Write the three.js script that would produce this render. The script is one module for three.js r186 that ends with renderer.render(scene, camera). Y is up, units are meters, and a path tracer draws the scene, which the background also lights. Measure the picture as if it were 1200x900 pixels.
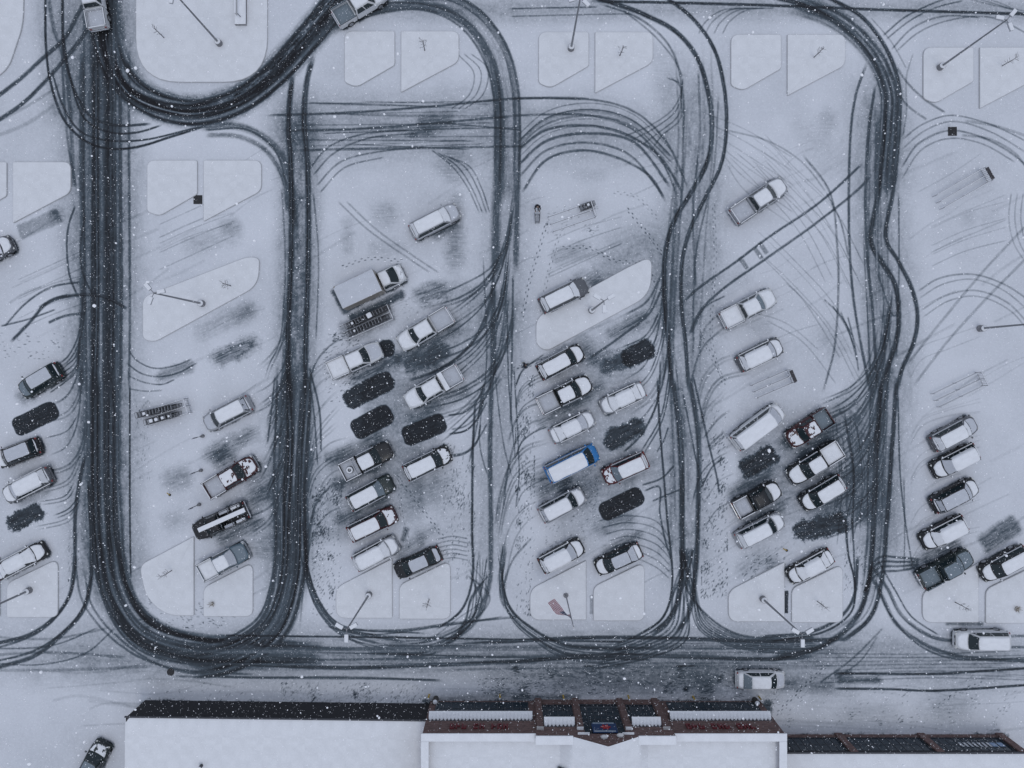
import * as THREE from 'three';
import { mergeGeometries, mergeVertices } from 'three/addons/utils/BufferGeometryUtils.js';
import { RoundedBoxGeometry } from 'three/addons/geometries/RoundedBoxGeometry.js';
import { MarchingCubes } from 'three/addons/objects/MarchingCubes.js';

// ---------------------------------------------------------------- camera, sky, sun, exposure
const scene = new THREE.Scene();
const FLY = 75, UPM = 11.5;                       // flying height in metres; site plan units per metre
const camera = new THREE.PerspectiveCamera(2 * Math.atan(450 / (FLY * UPM)) * 180 / Math.PI, 4 / 3, 0.1, 900);
camera.position.set(0, FLY, 0);
camera.up.set(0, 0, -1);
camera.lookAt(0, 0, 0);
camera.setViewOffset(1200, 900, 0, 15, 1200, 900);

{ // overcast snow sky: a nearly even, cool cloud deck, a little brighter overhead
  const w = 64, h = 32, d = new Float32Array(w * h * 4);
  for (let j = 0; j < h; j++) for (let i = 0; i < w; i++) {
    const el = (j + 0.5) / h * Math.PI - Math.PI / 2, up = Math.max(0, Math.sin(el));
    const k = 0.62 + 0.38 * up, o = (j * w + i) * 4;
    d[o] = 0.69 * k; d[o + 1] = 0.768 * k; d[o + 2] = 0.945 * k; d[o + 3] = 1;
  }
  const t = new THREE.DataTexture(d, w, h, THREE.RGBAFormat, THREE.FloatType);
  t.mapping = THREE.EquirectangularReflectionMapping; t.magFilter = t.minFilter = THREE.LinearFilter; t.needsUpdate = true;
  scene.background = t; scene.environment = t;
}
const sun = new THREE.DirectionalLight(new THREE.Color().setRGB(1, 0.97, 0.93), 0.5);
sun.position.set(14, 90, 22); sun.target.position.set(0, 0, 0);
sun.castShadow = true; sun.shadow.radius = 30; sun.shadow.mapSize.set(2048, 2048);
Object.assign(sun.shadow.camera, { left: -70, right: 70, top: 60, bottom: -60, near: 1, far: 200 });
scene.add(sun, sun.target);
const renderer = new THREE.WebGLRenderer({ antialias: true });
renderer.toneMapping = THREE.LinearToneMapping;
renderer.toneMappingExposure = 0.93;
renderer.shadowMap.enabled = true;

// ---------------------------------------------------------------- helpers
let seed = 20240117;
const rnd = () => { seed = (seed + 0x6D2B79F5) | 0; let t = Math.imul(seed ^ (seed >>> 15), 1 | seed); t = (t + Math.imul(t ^ (t >>> 7), 61 | t)) ^ t; return ((t ^ (t >>> 14)) >>> 0) / 4294967296; };
const rr = (a, b) => a + (b - a) * rnd();
const clamp = (x, a = 0, b = 1) => Math.min(b, Math.max(a, x));
const sstep = (a, b, x) => { const t = clamp((x - a) / (b - a)); return t * t * (3 - 2 * t); };
const lerp = (a, b, t) => a + (b - a) * t;
const R = d => d * Math.PI / 180;
const NT = new Float32Array(65536); for (let i = 0; i < 65536; i++) NT[i] = rnd();
function vn(x, y) {                              // value noise 0..1
  const xi = Math.floor(x), yi = Math.floor(y); let fx = x - xi, fy = y - yi;
  fx = fx * fx * (3 - 2 * fx); fy = fy * fy * (3 - 2 * fy);
  const a = NT[((yi & 255) << 8) | (xi & 255)], b = NT[((yi & 255) << 8) | ((xi + 1) & 255)];
  const c = NT[(((yi + 1) & 255) << 8) | (xi & 255)], e = NT[(((yi + 1) & 255) << 8) | ((xi + 1) & 255)];
  return (a + (b - a) * fx) + ((c + (e - c) * fx) - (a + (b - a) * fx)) * fy;
}
const fbm = (x, y) => vn(x, y) * 0.5 + vn(x * 2.03 + 17, y * 2.03 + 5) * 0.3 + vn(x * 4.1 + 31, y * 4.1 + 11) * 0.2;
const PX = u => (u - 600) / UPM, PZ = v => (v - 435) / UPM;    // site plan to metres

const names = {};
const numbered = n => { const k = names[n] = (names[n] ?? -1) + 1; return k ? `${n}_${String(k).padStart(3, '0')}` : n; };
function shade(o) { o.traverse(m => { if (m.isMesh) { m.castShadow = true; m.receiveShadow = true; } }); return o; }
function top(o, name, label, category, group, kind) {
  o.name = numbered(name);
  if (label) o.userData.label = label;
  if (category) o.userData.category = category;
  if (group) o.userData.group = group;
  if (kind) o.userData.kind = kind;
  scene.add(o); return shade(o);
}
function part(parent, name, geo, m, label) { const o = new THREE.Mesh(geo, m); o.name = name; o.castShadow = o.receiveShadow = true; if (label) o.userData.label = label; parent.add(o); return o; }
const lin = (r, g, b) => new THREE.Color().setRGB(r, g, b);
const mat = (r, g, b, rough = 0.8, extra = {}) => new THREE.MeshStandardMaterial({ color: lin(r, g, b), roughness: rough, ...extra });
function box(w, h, d, x = 0, y = 0, z = 0) { const g = new THREE.BoxGeometry(w, h, d); g.translate(x, y, z); return g; }
function rbox(w, h, d, r, x = 0, y = 0, z = 0) { const g = new RoundedBoxGeometry(w, h, d, 2, r); g.translate(x, y, z); return g; }
function cyl(r0, r1, h, x, y, z, n = 12) { const g = new THREE.CylinderGeometry(r1, r0, h, n); g.translate(x, y + h / 2, z); return g; }
function rod(a, b, r0, r1 = r0, n = 6) {
  const A = new THREE.Vector3(...a), B = new THREE.Vector3(...b), d = B.clone().sub(A), L = d.length();
  const g = new THREE.CylinderGeometry(r1, r0, L, n); g.translate(0, L / 2, 0);
  g.applyQuaternion(new THREE.Quaternion().setFromUnitVectors(new THREE.Vector3(0, 1, 0), d.normalize())); g.translate(A.x, A.y, A.z); return g;
}
const merge = gs => mergeGeometries(gs.map(g => { const h = g.index ? g.toNonIndexed() : g; for (const k of Object.keys(h.attributes)) if (!['position', 'normal', 'uv'].includes(k)) h.deleteAttribute(k); return h; }));
function gridGeo(nu, nv, f) {                    // f(i/nu, j/nv) -> [x, y, z]; faces point to +y when u runs along +x and v along +z
  const p = [], uv = [], idx = [];
  for (let j = 0; j <= nv; j++) for (let i = 0; i <= nu; i++) { p.push(...f(i / nu, j / nv)); uv.push(i / nu, j / nv); }
  for (let j = 0; j < nv; j++) for (let i = 0; i < nu; i++) { const a = j * (nu + 1) + i, b = a + 1, c = a + nu + 1, d = c + 1; idx.push(a, c, b, b, c, d); }
  const g = new THREE.BufferGeometry();
  g.setAttribute('position', new THREE.Float32BufferAttribute(p, 3)); g.setAttribute('uv', new THREE.Float32BufferAttribute(uv, 2)); g.setIndex(idx); g.computeVertexNormals(); return g;
}
function planUV(g, s = 1) { const p = g.attributes.position, uv = new Float32Array(p.count * 2); for (let i = 0; i < p.count; i++) { uv[2 * i] = p.getX(i) * s; uv[2 * i + 1] = p.getZ(i) * s; } g.setAttribute('uv', new THREE.BufferAttribute(uv, 2)); return g; }
function noiseTex(n, f, srgb) {
  const d = new Uint8Array(n * n * 4);
  for (let j = 0; j < n; j++) for (let i = 0; i < n; i++) { const c = f(i, j), o = (j * n + i) * 4; d[o] = clamp(c[0]) * 255; d[o + 1] = clamp(c[1]) * 255; d[o + 2] = clamp(c[2]) * 255; d[o + 3] = 255; }
  const t = new THREE.DataTexture(d, n, n, THREE.RGBAFormat); t.wrapS = t.wrapT = THREE.RepeatWrapping; t.magFilter = THREE.LinearFilter; t.minFilter = THREE.LinearMipmapLinearFilter; t.generateMipmaps = true;
  if (srgb) t.colorSpace = THREE.SRGBColorSpace; t.needsUpdate = true; return t;
}

// ---------------------------------------------------------------- materials
const snowBump = noiseTex(256, (i, j) => { const s = 256; const w = (f) => vn((i / s) * f, (j / s) * f); const v = 0.5 * w(16) + 0.3 * w(32) + 0.2 * w(128); return [v, v, v]; });
const snowTint = noiseTex(256, (i, j) => { const v = 0.93 + 0.07 * (0.5 * vn(i / 32, j / 32) + 0.3 * vn(i / 8, j / 8) + 0.2 * vn(i / 2, j / 2)); return [v, v, v]; }, true);
const SNOW = mat(0.80, 0.81, 0.83, 0.95, { bumpMap: snowBump, bumpScale: 0.012, map: snowTint });
const SNOWG = mat(0.72, 0.73, 0.75, 0.95, { bumpMap: snowBump, bumpScale: 0.02, map: snowTint });
const SNOWROOF = mat(0.76, 0.77, 0.79, 0.95, { bumpMap: snowBump, bumpScale: 0.02, map: snowTint });
const SLUSH = mat(0.52, 0.54, 0.58, 0.85, { bumpMap: snowBump, bumpScale: 0.012, map: snowTint });      // thin, wet snow
const SLUSHD = mat(0.17, 0.21, 0.24, 0.7, { bumpMap: snowBump, bumpScale: 0.01, map: snowTint });       // melting film with glass or paint showing through
const GLASS = new THREE.MeshPhysicalMaterial({ color: lin(0.018, 0.028, 0.032), roughness: 0.12, metalness: 0, specularIntensity: 0.6 });
const RUBBER = mat(0.022, 0.022, 0.024, 0.9), RIM = mat(0.32, 0.33, 0.35, 0.4, { metalness: 0.7 }), TRIM = mat(0.025, 0.026, 0.03, 0.6);
const LAMPW = mat(0.55, 0.55, 0.52, 0.25), LAMPR = mat(0.22, 0.02, 0.02, 0.3), STEEL = mat(0.30, 0.31, 0.33, 0.45, { metalness: 0.6 });
const CHROME = mat(0.5, 0.51, 0.53, 0.25, { metalness: 0.9 });
const paints = {};
const paint = (name) => paints[name] ??= new THREE.MeshPhysicalMaterial({ color: lin(...{
  white: [0.55, 0.56, 0.57], silver: [0.30, 0.31, 0.33], grey: [0.10, 0.105, 0.115], black: [0.013, 0.014, 0.016], green: [0.020, 0.030, 0.030],
  maroon: [0.050, 0.010, 0.012], red: [0.085, 0.012, 0.014], blue: [0.022, 0.16, 0.40], navy: [0.015, 0.02, 0.04], slate: [0.09, 0.13, 0.16], tan: [0.24, 0.22, 0.19]
}[name]), roughness: 0.5, clearcoat: 0.25, clearcoatRoughness: 0.2, specularIntensity: 0.6 });

// ---------------------------------------------------------------- ground: asphalt under snow, cut by tyre tracks
// cover map over the site: 1 = settled snow, 0 = bare wet asphalt
const GX0 = -62, GX1 = 62, GZ0 = -46, GZ1 = 48, TW = 3072, TH = 2328, TPM = TW / (GX1 - GX0), TPU = TPM / UPM;
const cover = new Float32Array(TW * TH);
const tx = u => (PX(u) - GX0) * TPM, tz = v => (PZ(v) - GZ0) * TPM;
for (let j = 0; j < TH; j++) for (let i = 0; i < TW; i++) cover[j * TW + i] = 0.945 + 0.09 * (vn(i / 190, j / 190) - 0.5) + 0.05 * (vn(i / 47 + 9, j / 47) - 0.5);
const scratch = new Float32Array(TW * TH).fill(1e9), scrS = new Float32Array(TW * TH);
function curve(pts, step = 3) {                  // smooth curve through plan points, resampled, in texels
  const c = new THREE.CatmullRomCurve3(pts.map(p => new THREE.Vector3(tx(p[0]), 0, tz(p[1]))), false, 'centripetal');
  const n = Math.max(4, Math.ceil(c.getLength() / step));
  return c.getSpacedPoints(n).map(p => [p.x, p.z]);
}
function offset(c, o) {                          // parallel curve; o may be a function of the fraction along
  return c.map((p, i) => { const a = c[Math.max(0, i - 1)], b = c[Math.min(c.length - 1, i + 1)], dx = b[0] - a[0], dy = b[1] - a[1], l = Math.hypot(dx, dy) || 1, k = typeof o === 'function' ? o(i / (c.length - 1)) : o; return [p[0] - dy / l * k, p[1] + dx / l * k]; });
}
function wear(c, width, amount, opt = {}) {      // lower the cover along a curve; width in texels
  const { soft = 0.45, grain = 0.5, gs = 0.6, fade = 0.04, ridge = 0 } = opt, hw = width / 2, e = Math.max(0.8, width * soft / 2), rad = hw + e, touched = [];
  let s = 0, tot = 0; for (let i = 1; i < c.length; i++) tot += Math.hypot(c[i][0] - c[i - 1][0], c[i][1] - c[i - 1][1]);
  for (let i = 1; i < c.length; i++) {
    const [ax, ay] = c[i - 1], [bx, by] = c[i], dx = bx - ax, dy = by - ay, L2 = dx * dx + dy * dy || 1e-6, L = Math.sqrt(L2);
    const x0 = Math.max(0, Math.floor(Math.min(ax, bx) - rad)), x1 = Math.min(TW - 1, Math.ceil(Math.max(ax, bx) + rad));
    const y0 = Math.max(0, Math.floor(Math.min(ay, by) - rad)), y1 = Math.min(TH - 1, Math.ceil(Math.max(ay, by) + rad));
    for (let y = y0; y <= y1; y++) for (let x = x0; x <= x1; x++) {
      const t = clamp(((x - ax) * dx + (y - ay) * dy) / L2), px = x - ax - dx * t, py = y - ay - dy * t, d = Math.hypot(px, py), k = y * TW + x;
      if (d < rad && d < Math.abs(scratch[k])) { if (scratch[k] > 1e8) touched.push(k); scratch[k] = (dx * py - dy * px > 0 ? d : -d) || 1e-6; scrS[k] = s + t * L; }
    }
    s += L;
  }
  const ph = rnd() * 200;
  for (const k of touched) {
    const sd = scratch[k], d = Math.abs(sd), q = scrS[k];
    let a = 1 - sstep(hw - e, hw + e, d);
    const f = Math.min(q, tot - q) / (tot * fade + 1e-3); a *= clamp(f);
    const n = 0.55 * vn(q * 0.035 + ph, sd * gs + ph) + 0.45 * vn(q * 0.21 + ph, sd * gs * 2 + 7);
    const h = clamp(amount * a * (1 - grain + grain * 2 * n));
    if (ridge) { if (cover[k] < ridge) cover[k] += (ridge - cover[k]) * h; } else cover[k] *= 1 - h;
    scratch[k] = 1e9;
  }
}
function track(pts, w = 4, a = 0.7, opt) {
  const c = curve(pts); wear(c, w * TPU * 0.88, a < 0.7 ? a * 0.84 : a, { gs: 0.5, grain: 0.4, soft: 0.7, ...opt });
  if (w >= 3.2 && a >= 0.6) wear(offset(c, rr(-0.4, 0.4) * TPU), w * 0.24 * TPU, rr(0.35, 0.75), { ridge: rr(0.3, 0.45), grain: 0.9, fade: 0.1 });   // snow left between two passes
}
function pair(pts, w, a, gauge = 18) { const c = curve(pts); wear(offset(c, gauge / 2 * TPU), w * TPU, a); wear(offset(c, -gauge / 2 * TPU), w * TPU, a); }
function bundle(pts, hw, n, a = [0.3, 0.8], w = [1.5, 4], wash = 0.35) {
  const c = curve(pts, 5);
  if (wash) wear(c, hw * 2 * TPU, wash, { soft: 0.5, grain: 0.75, gs: 0.22, fade: 0.05 });
  for (let i = 0; i < n; i++) {
    const o = rr(-hw, hw), am = rr(0, hw * 0.25), f = rr(1, 4), p = rr(0, 6), s0 = rnd() < 0.5 ? 0 : rr(0, 0.45), s1 = rnd() < 0.5 ? 1 : rr(0.55, 1);
    const cc = offset(c, t => (o + am * Math.sin(t * f + p)) * TPU).slice(Math.floor(s0 * (c.length - 4)), Math.max(6, Math.ceil(s1 * c.length)));
    if (i % 5 < 2) wear(cc, rr(1.4, 4) * TPU, rr(0.4, 0.85), { fade: 0.2, soft: 0.8, ridge: rr(0.4, 0.68) });   // snow ridge thrown up between tracks
    else wear(cc, rr(...w) * rr(1, 1.6) * TPU, rr(...a), { fade: 0.12, soft: 0.7 });
  }
}
function wash(pts, width, a, grain = 0.6) { wear(curve(pts, 5), width * 0.94 * TPU, a, { soft: 0.9, grain: grain * 0.75, gs: 0.12, fade: 0.1 }); }
function patch(u, v, len, wid, deg, a, soft = 2, rad = 6, ragged = 2) {   // rounded bare rectangle
  const cx = tx(u), cy = tz(v), ca = Math.cos(R(deg)), sa = -Math.sin(R(deg)), hx = len / 2 * TPU, hy = wid / 2 * TPU, r = Math.min(rad * TPU, hx, hy), m = Math.hypot(hx, hy) + (soft + ragged) * TPU * 2, ph = rnd() * 99;
  for (let y = Math.max(0, Math.floor(cy - m)); y <= Math.min(TH - 1, cy + m); y++) for (let x = Math.max(0, Math.floor(cx - m)); x <= Math.min(TW - 1, cx + m); x++) {
    const X = x - cx, Y = y - cy, lx = Math.abs(X * ca + Y * sa), ly = Math.abs(-X * sa + Y * ca), qx = lx - hx + r, qy = ly - hy + r;
    let d = (Math.hypot(Math.max(qx, 0), Math.max(qy, 0)) + Math.min(Math.max(qx, qy), 0) - r) / TPU;
    d += (fbm(x * 0.05 + ph, y * 0.05) - 0.5) * 2 * ragged + (vn(x * 0.4, y * 0.4 + ph) - 0.5) * ragged * 0.7;
    const k = 1 - sstep(-soft, soft, d);
    if (k > 0) { const su = X * ca + Y * sa, sv = -X * sa + Y * ca; cover[y * TW + x] *= 1 - a * k * (1 - clamp(soft / 6) * 0.55 * vn(su * 0.05 + ph, sv * 0.4) - 0.1 * vn(x * 0.5, y * 0.5)); }
  }
}
function blur(u, v, rx, ry, deg, a) { patch(u, v, rx * 2, ry * 2, deg, a * 0.9, Math.min(rx, ry) * 0.9, 99, Math.min(rx, ry) * 0.4); }
function speck(u, v, w, h, deg, a) {
  const cx = tx(u), cy = tz(v), ca = Math.cos(R(deg)), sa = -Math.sin(R(deg)), m = Math.max(w, h) * TPU + 2;
  for (let y = Math.max(0, Math.floor(cy - m)); y <= Math.min(TH - 1, cy + m); y++) for (let x = Math.max(0, Math.floor(cx - m)); x <= Math.min(TW - 1, cx + m); x++) {
    const X = x - cx, Y = y - cy, q = Math.hypot((X * ca + Y * sa) / (w * TPU / 2), (-X * sa + Y * ca) / (h * TPU / 2));
    if (q < 1.35) cover[y * TW + x] *= 1 - a * (1 - sstep(0.5, 1.35, q));
  }
}
function scuff(u0, v0, u1, v1, n, deg, a = 0.45, len = [1.5, 4.5]) { const cl = []; for (let i = 0; i < 14; i++) cl.push([rr(u0, u1), rr(v0, v1), rr(4, 14)]); for (let i = 0; i < n; i++) { const [cu, cv, cs] = cl[i % 14], q = i % 3; speck(q ? clamp(cu + (rnd() + rnd() - 1) * cs, u0, u1) : rr(u0, u1), q ? clamp(cv + (rnd() + rnd() - 1) * cs * 1.4, v0, v1) : rr(v0, v1), rr(...len), rr(0.8, 1.5), deg + rr(-25, 25), a * rr(0.4, 1.1)); } }
function footsteps(pts, a = 0.5, stepU = 8) {
  const c = curve(pts, stepU * TPU / 2); c.forEach((p, i) => { const q = c[Math.min(i + 1, c.length - 1)], o = c[Math.max(i - 1, 0)], an = Math.atan2(-(q[1] - o[1]), q[0] - o[0]); const s = i % 2 ? 1.3 : -1.3; const u = (p[0] / TPM + GX0) * UPM + 600 + Math.sin(an) * s, v = (p[1] / TPM + GZ0) * UPM + 435 + Math.cos(an) * s; speck(u, v, 3.0, 1.4, an * 180 / Math.PI, a * rr(0.6, 1.1)); });
}
function fan(v0, v1, step, path, a = [0.32, 0.6], w = [1.8, 3]) {   // turning tracks from a row of slots into a lane; path: [plan x, offset along v]
  for (let v = v0; v < v1; v += step * rr(0.7, 1.3)) { const k = rr(-8, 8), s = rr(0.7, 1.3), am = rr(...a), ww = rr(...w), p = path.map(([u, d], i) => [u + k * (i / path.length) + (i === 0 ? rr(-16, 16) : 0), v + d * s]).slice(0, rnd() < 0.3 ? -1 : undefined); track(p, ww, am, { fade: 0.16 }); if (rnd() < 0.55) track(p.map(([u, d]) => [u + 2.2, d + 3.6]), ww, am * 0.9, { fade: 0.2 }); }
}
// --- broad thinning of the snow along the driving lanes
wash([[122, -60], [120, 150], [118, 400], [124, 640], [150, 740]], 74, 0.5, 0.6);
wash([[350, 90], [350, 300], [346, 470], [338, 680]], 42, 0.45, 0.6);
wash([[338, 450], [340, 700]], 60, 0.22);
wash([[590, 60], [592, 250], [585, 460], [570, 700]], 50, 0.22, 0.6);
wash([[815, 60], [815, 200], [805, 400], [800, 560], [802, 700]], 66, 0.30, 0.6);
wash([[1030, 60], [1030, 250], [1040, 400], [1030, 560], [1026, 700]], 62, 0.30, 0.6);
wash([[-60, 768], [200, 768], [500, 765], [800, 765], [1040, 770], [1300, 780]], 60, 0.28, 0.6);
wash([[560, 795], [700, 795], [860, 792], [905, 800]], 36, 0.24, 0.7);
wash([[640, 800], [760, 800], [850, 806]], 26, 0.2, 0.8);
wash([[300, 150], [450, 150], [600, 140]], 70, 0.24);
wash([[600, 150], [700, 150], [800, 170]], 70, 0.20);
wash([[62, -40], [70, 60], [80, 150]], 44, 0.3, 0.6);
wash([[400, 8], [600, 12], [800, 8], [1300, 14]], 28, 0.22);
wash([[480, 430], [540, 410], [570, 330]], 90, 0.25);
wash([[700, 330], [760, 290], [780, 400]], 60, 0.25);
wash([[960, 480], [1000, 520], [1005, 620]], 70, 0.38);
wash([[400, 520], [400, 640]], 60, 0.22);
wash([[420, 470], [520, 470]], 130, 0.32); wash([[430, 560], [500, 560]], 110, 0.22); wash([[640, 440], [760, 440]], 110, 0.22); wash([[650, 560], [750, 560]], 120, 0.28); wash([[860, 560], [980, 560]], 130, 0.30);
// --- heavy bundles
bundle([[122, -30], [124, 40], [134, 75], [160, 108], [200, 127], [235, 130], [280, 116], [320, 87], [355, 50], [392, 6], [415, -25]], 16.5, 34, [0.25, 0.7], [1.5, 4], 0.74);
bundle([[124, -30], [128, 60], [150, 105], [215, 128], [260, 122]], 10, 12, [0.4, 0.7], [2, 4], 0.35);
bundle([[118, -30], [118, 60], [117, 220], [118, 450], [120, 600], [132, 690], [165, 745], [235, 765], [330, 768]], 19, 30, [0.15, 0.5], [1.5, 3.5], 0.25);
for (const [x, w, a] of [[112, 8, 0.75], [129, 11, 0.82], [96, 7, 0.55], [141, 4, 0.6], [151, 3.5, 0.5]]) track([[x, 60], [x, 200], [x + 1, 340], [x + (x > 120 ? 0 : -2), 460]], w, a);
track([[112, 440], [112, 560], [115, 640], [128, 700], [160, 745], [220, 768], [320, 772]], 13, 0.8);
track([[130, 440], [130, 560], [133, 640], [146, 690], [180, 730], [230, 750], [320, 752]], 13, 0.82);
bundle([[124, 620], [134, 690], [165, 738], [225, 760], [300, 764], [380, 766]], 16, 26, [0.25, 0.6], [2, 4], 0.3);
track([[152, 450], [152, 600], [153, 680]], 2.2, 0.75);
track([[100, 530], [92, 570], [88, 600], [87, 660], [80, 700], [58, 728], [30, 745], [-20, 756]], 4.5, 0.75);
track([[104, 560], [107, 640], [106, 680], [97, 715], [70, 745], [40, 768], [-20, 786]], 5, 0.75);
track([[90, 650], [84, 690], [66, 722], [40, 743], [-20, 764]], 3, 0.6); track([[108, 670], [98, 710], [76, 738], [40, 762], [-20, 778]], 3, 0.65);
track([[88, 660], [95, 700], [118, 735], [160, 768], [210, 784], [300, 790]], 3, 0.45); track([[98, 665], [108, 710], [140, 748], [190, 780], [260, 792], [400, 793], [520, 797]], 3, 0.45);
track([[-20, 745], [60, 748], [130, 735]], 3, 0.3); track([[-20, 768], [60, 764], [150, 770]], 3.5, 0.35); track([[-20, 785], [100, 784], [180, 780]], 4, 0.28); track([[-20, 776], [50, 778], [100, 765], [135, 735]], 2.2, 0.45); track([[-20, 760], [60, 756], [115, 735]], 2.2, 0.45);
// top left
track([[105, -10], [92, 15], [75, 45], [50, 68], [20, 95], [-20, 125]], 5, 0.7); track([[110, 20], [95, 45], [75, 70], [50, 98], [25, 122], [-20, 152]], 5, 0.7);
track([[53, -20], [54, 60], [60, 100], [75, 140], [100, 165], [128, 174], [160, 172], [200, 160], [245, 146]], 3, 0.8);
track([[73, -20], [75, 60], [85, 100], [105, 135], [132, 146], [178, 145]], 3.2, 0.8); track([[74, 40], [82, 90], [100, 140], [130, 155], [160, 155], [190, 146]], 2.6, 0.7); track([[60, 80], [72, 120], [92, 152], [118, 163], [165, 164], [235, 148]], 2.4, 0.7);
track([[55, -20], [62, 30], [75, 70], [82, 130], [86, 220]], 5, 0.4); track([[73, -20], [74, 100], [80, 170], [90, 225]], 3.5, 0.45); track([[-20, 150], [30, 125], [70, 100]], 4, 0.25); track([[-20, 165], [30, 145], [65, 122]], 5, 0.2);
track([[88, 240], [80, 265], [78, 290], [82, 325], [90, 345]], 2.6, 0.65); track([[100, 250], [94, 290], [97, 320], [108, 345]], 2.4, 0.6);
track([[5, 382], [30, 355], [60, 336], [95, 330]], 2.6, 0.6); track([[12, 401], [35, 377], [55, 355], [85, 346], [120, 347], [150, 362]], 4, 0.72); track([[0, 382], [35, 373], [65, 362]], 2.4, 0.6); track([[56, 378], [75, 370], [100, 367]], 3.4, 0.65); track([[45, 360], [62, 350], [80, 345]], 3, 0.6);
for (const y of [0, 6, 12, 18]) track([[58, 446 - y * 0.6 + 14], [75, 436 - y + 12], [88, 422 - y + 14], [94, 400 - y + 10]], 2, 0.55);
track([[150, 410], [160, 422], [180, 431], [205, 428], [225, 420]], 2, 0.5); track([[148, 425], [165, 437], [185, 441], [210, 436], [232, 424]], 2, 0.5); track([[150, 440], [170, 448], [190, 450], [205, 444]], 2, 0.5); track([[150, 455], [170, 458], [190, 457]], 2, 0.4);
fan(430, 630, 17, [[54, 0], [78, -10], [91, -32], [97, -78]]);
// loop to second lane
track([[235, 150], [275, 147], [305, 158], [327, 178], [340, 212], [345, 270]], 9, 0.55); track([[240, 158], [280, 160], [310, 175], [330, 205], [338, 250]], 6, 0.5); track([[240, 152], [290, 152], [322, 176], [337, 220]], 2.4, 0.5);
track([[343, 85], [339, 120], [338, 150], [341, 200], [341, 300], [337, 400], [339, 470]], 6.5, 0.85); track([[368, 62], [360, 92], [356, 140], [360, 190], [361, 300], [358, 400], [357, 470]], 6.5, 0.82);
track([[367, 225], [373, 300], [370, 400]], 2.2, 0.4); track([[330, 220], [334, 300], [332, 380]], 2.2, 0.35);
bundle([[347, 425], [345, 480], [340, 560], [337, 680], [318, 735], [270, 768], [220, 778]], 20, 40, [0.25, 0.6], [1.4, 3.2], 0.3);
track([[337, 440], [340, 520], [336, 600], [331, 680], [312, 728], [275, 755], [220, 768]], 9, 0.72); track([[357, 440], [352, 520], [350, 600], [346, 680], [325, 740], [290, 768]], 8, 0.65);
for (let i = 0; i < 9; i++) { const k = i * 6; track([[rr(352, 362), 600 + k], [360, 660 + k * 0.5], [375, 705 + k * 0.3], [400, 732 + k * 0.25], [440 + rr(0, 60), 742 + k * 0.5]], rr(1.8, 3), rr(0.35, 0.65)); }
// fan tracks from second lane into the slots on both sides
fan(395, 600, 17, [[408, 0], [386, 9], [369, 28], [359, 66], [352, 128]], [0.22, 0.52]);
fan(430, 640, 17, [[298, 0], [316, -16], [331, -48], [338, -110]]);
track([[322, 440], [318, 480], [313, 520]], 2.4, 0.5); track([[362, 430], [374, 480], [376, 530]], 2.6, 0.65); track([[355, 420], [366, 470], [372, 545]], 2.2, 0.5);
// top of column C
track([[385, 40], [410, 22], [450, 10], [490, 6], [530, 16], [560, 45], [576, 80], [583, 120], [584, 170], [581, 260], [580, 330]], 11, 0.6); track([[400, 30], [450, 14], [500, 12], [540, 32], [566, 68], [578, 110], [580, 200]], 3, 0.5);
track([[440, -6], [490, -3], [535, 0], [567, 22], [590, 52], [601, 92], [605, 130], [606, 225], [604, 320]], 7, 0.62); bundle([[420, -4], [500, -2], [550, 18], [580, 55], [594, 100], [596, 240]], 12, 12, [0.25, 0.5], [1.4, 3], 0.2);
track([[360, 120], [430, 122], [500, 124]], 2, 0.4); track([[310, 135], [400, 132], [500, 125], [610, 115], [690, 116]], 3, 0.62); track([[330, 153], [430, 150], [600, 136]], 3, 0.55); track([[345, 176], [450, 174], [620, 171]], 3, 0.5); track([[520, 144], [610, 152]], 2.2, 0.5);
for (let i = 0; i < 16; i++) { const v = rr(116, 182), e = rr(-8, 8); track([[rr(330, 430), v], [480, v + e * 0.5], [rr(540, 620), v + e]], rr(1.2, 2.2), rr(0.2, 0.42)); }
track([[362, 198], [385, 172], [425, 157], [480, 152]], 2.4, 0.45); track([[366, 206], [390, 180], [430, 162], [490, 156]], 2.4, 0.45); track([[370, 218], [398, 190], [440, 178], [500, 172]], 2.4, 0.45); track([[374, 226], [404, 196], [450, 184]], 2.2, 0.4);
for (const k of [0, 6, 14, 20]) track([[505 + k, 175 + k * 0.4], [530 + k, 195], [548 + k * 0.8, 220], [562 + k * 0.6, 250]], 2, 0.4); for (const k of [0, 8, 16]) track([[535 + k, 62], [555 + k, 85 - k * 0.3], [550 + k, 110], [528 + k, 128]], 1.8, 0.38);
blur(510, 143, 22, 9, 8, 0.55); blur(492, 156, 16, 6, 5, 0.5); blur(532, 190, 16, 20, 0, 0.4); blur(450, 250, 14, 13, 0, 0.28); blur(533, 290, 10, 26, 0, 0.45); blur(407, 275, 6, 22, 0, 0.22); blur(452, 290, 20, 8, 0, 0.2);
for (const [x0, a] of [[395, 0.3], [405, 0.3]]) track([[x0, 235], [430 + x0 - 395, 268], [475 + x0 - 395, 300], [505 + x0 - 395, 320]], 2.4, a);
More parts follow.
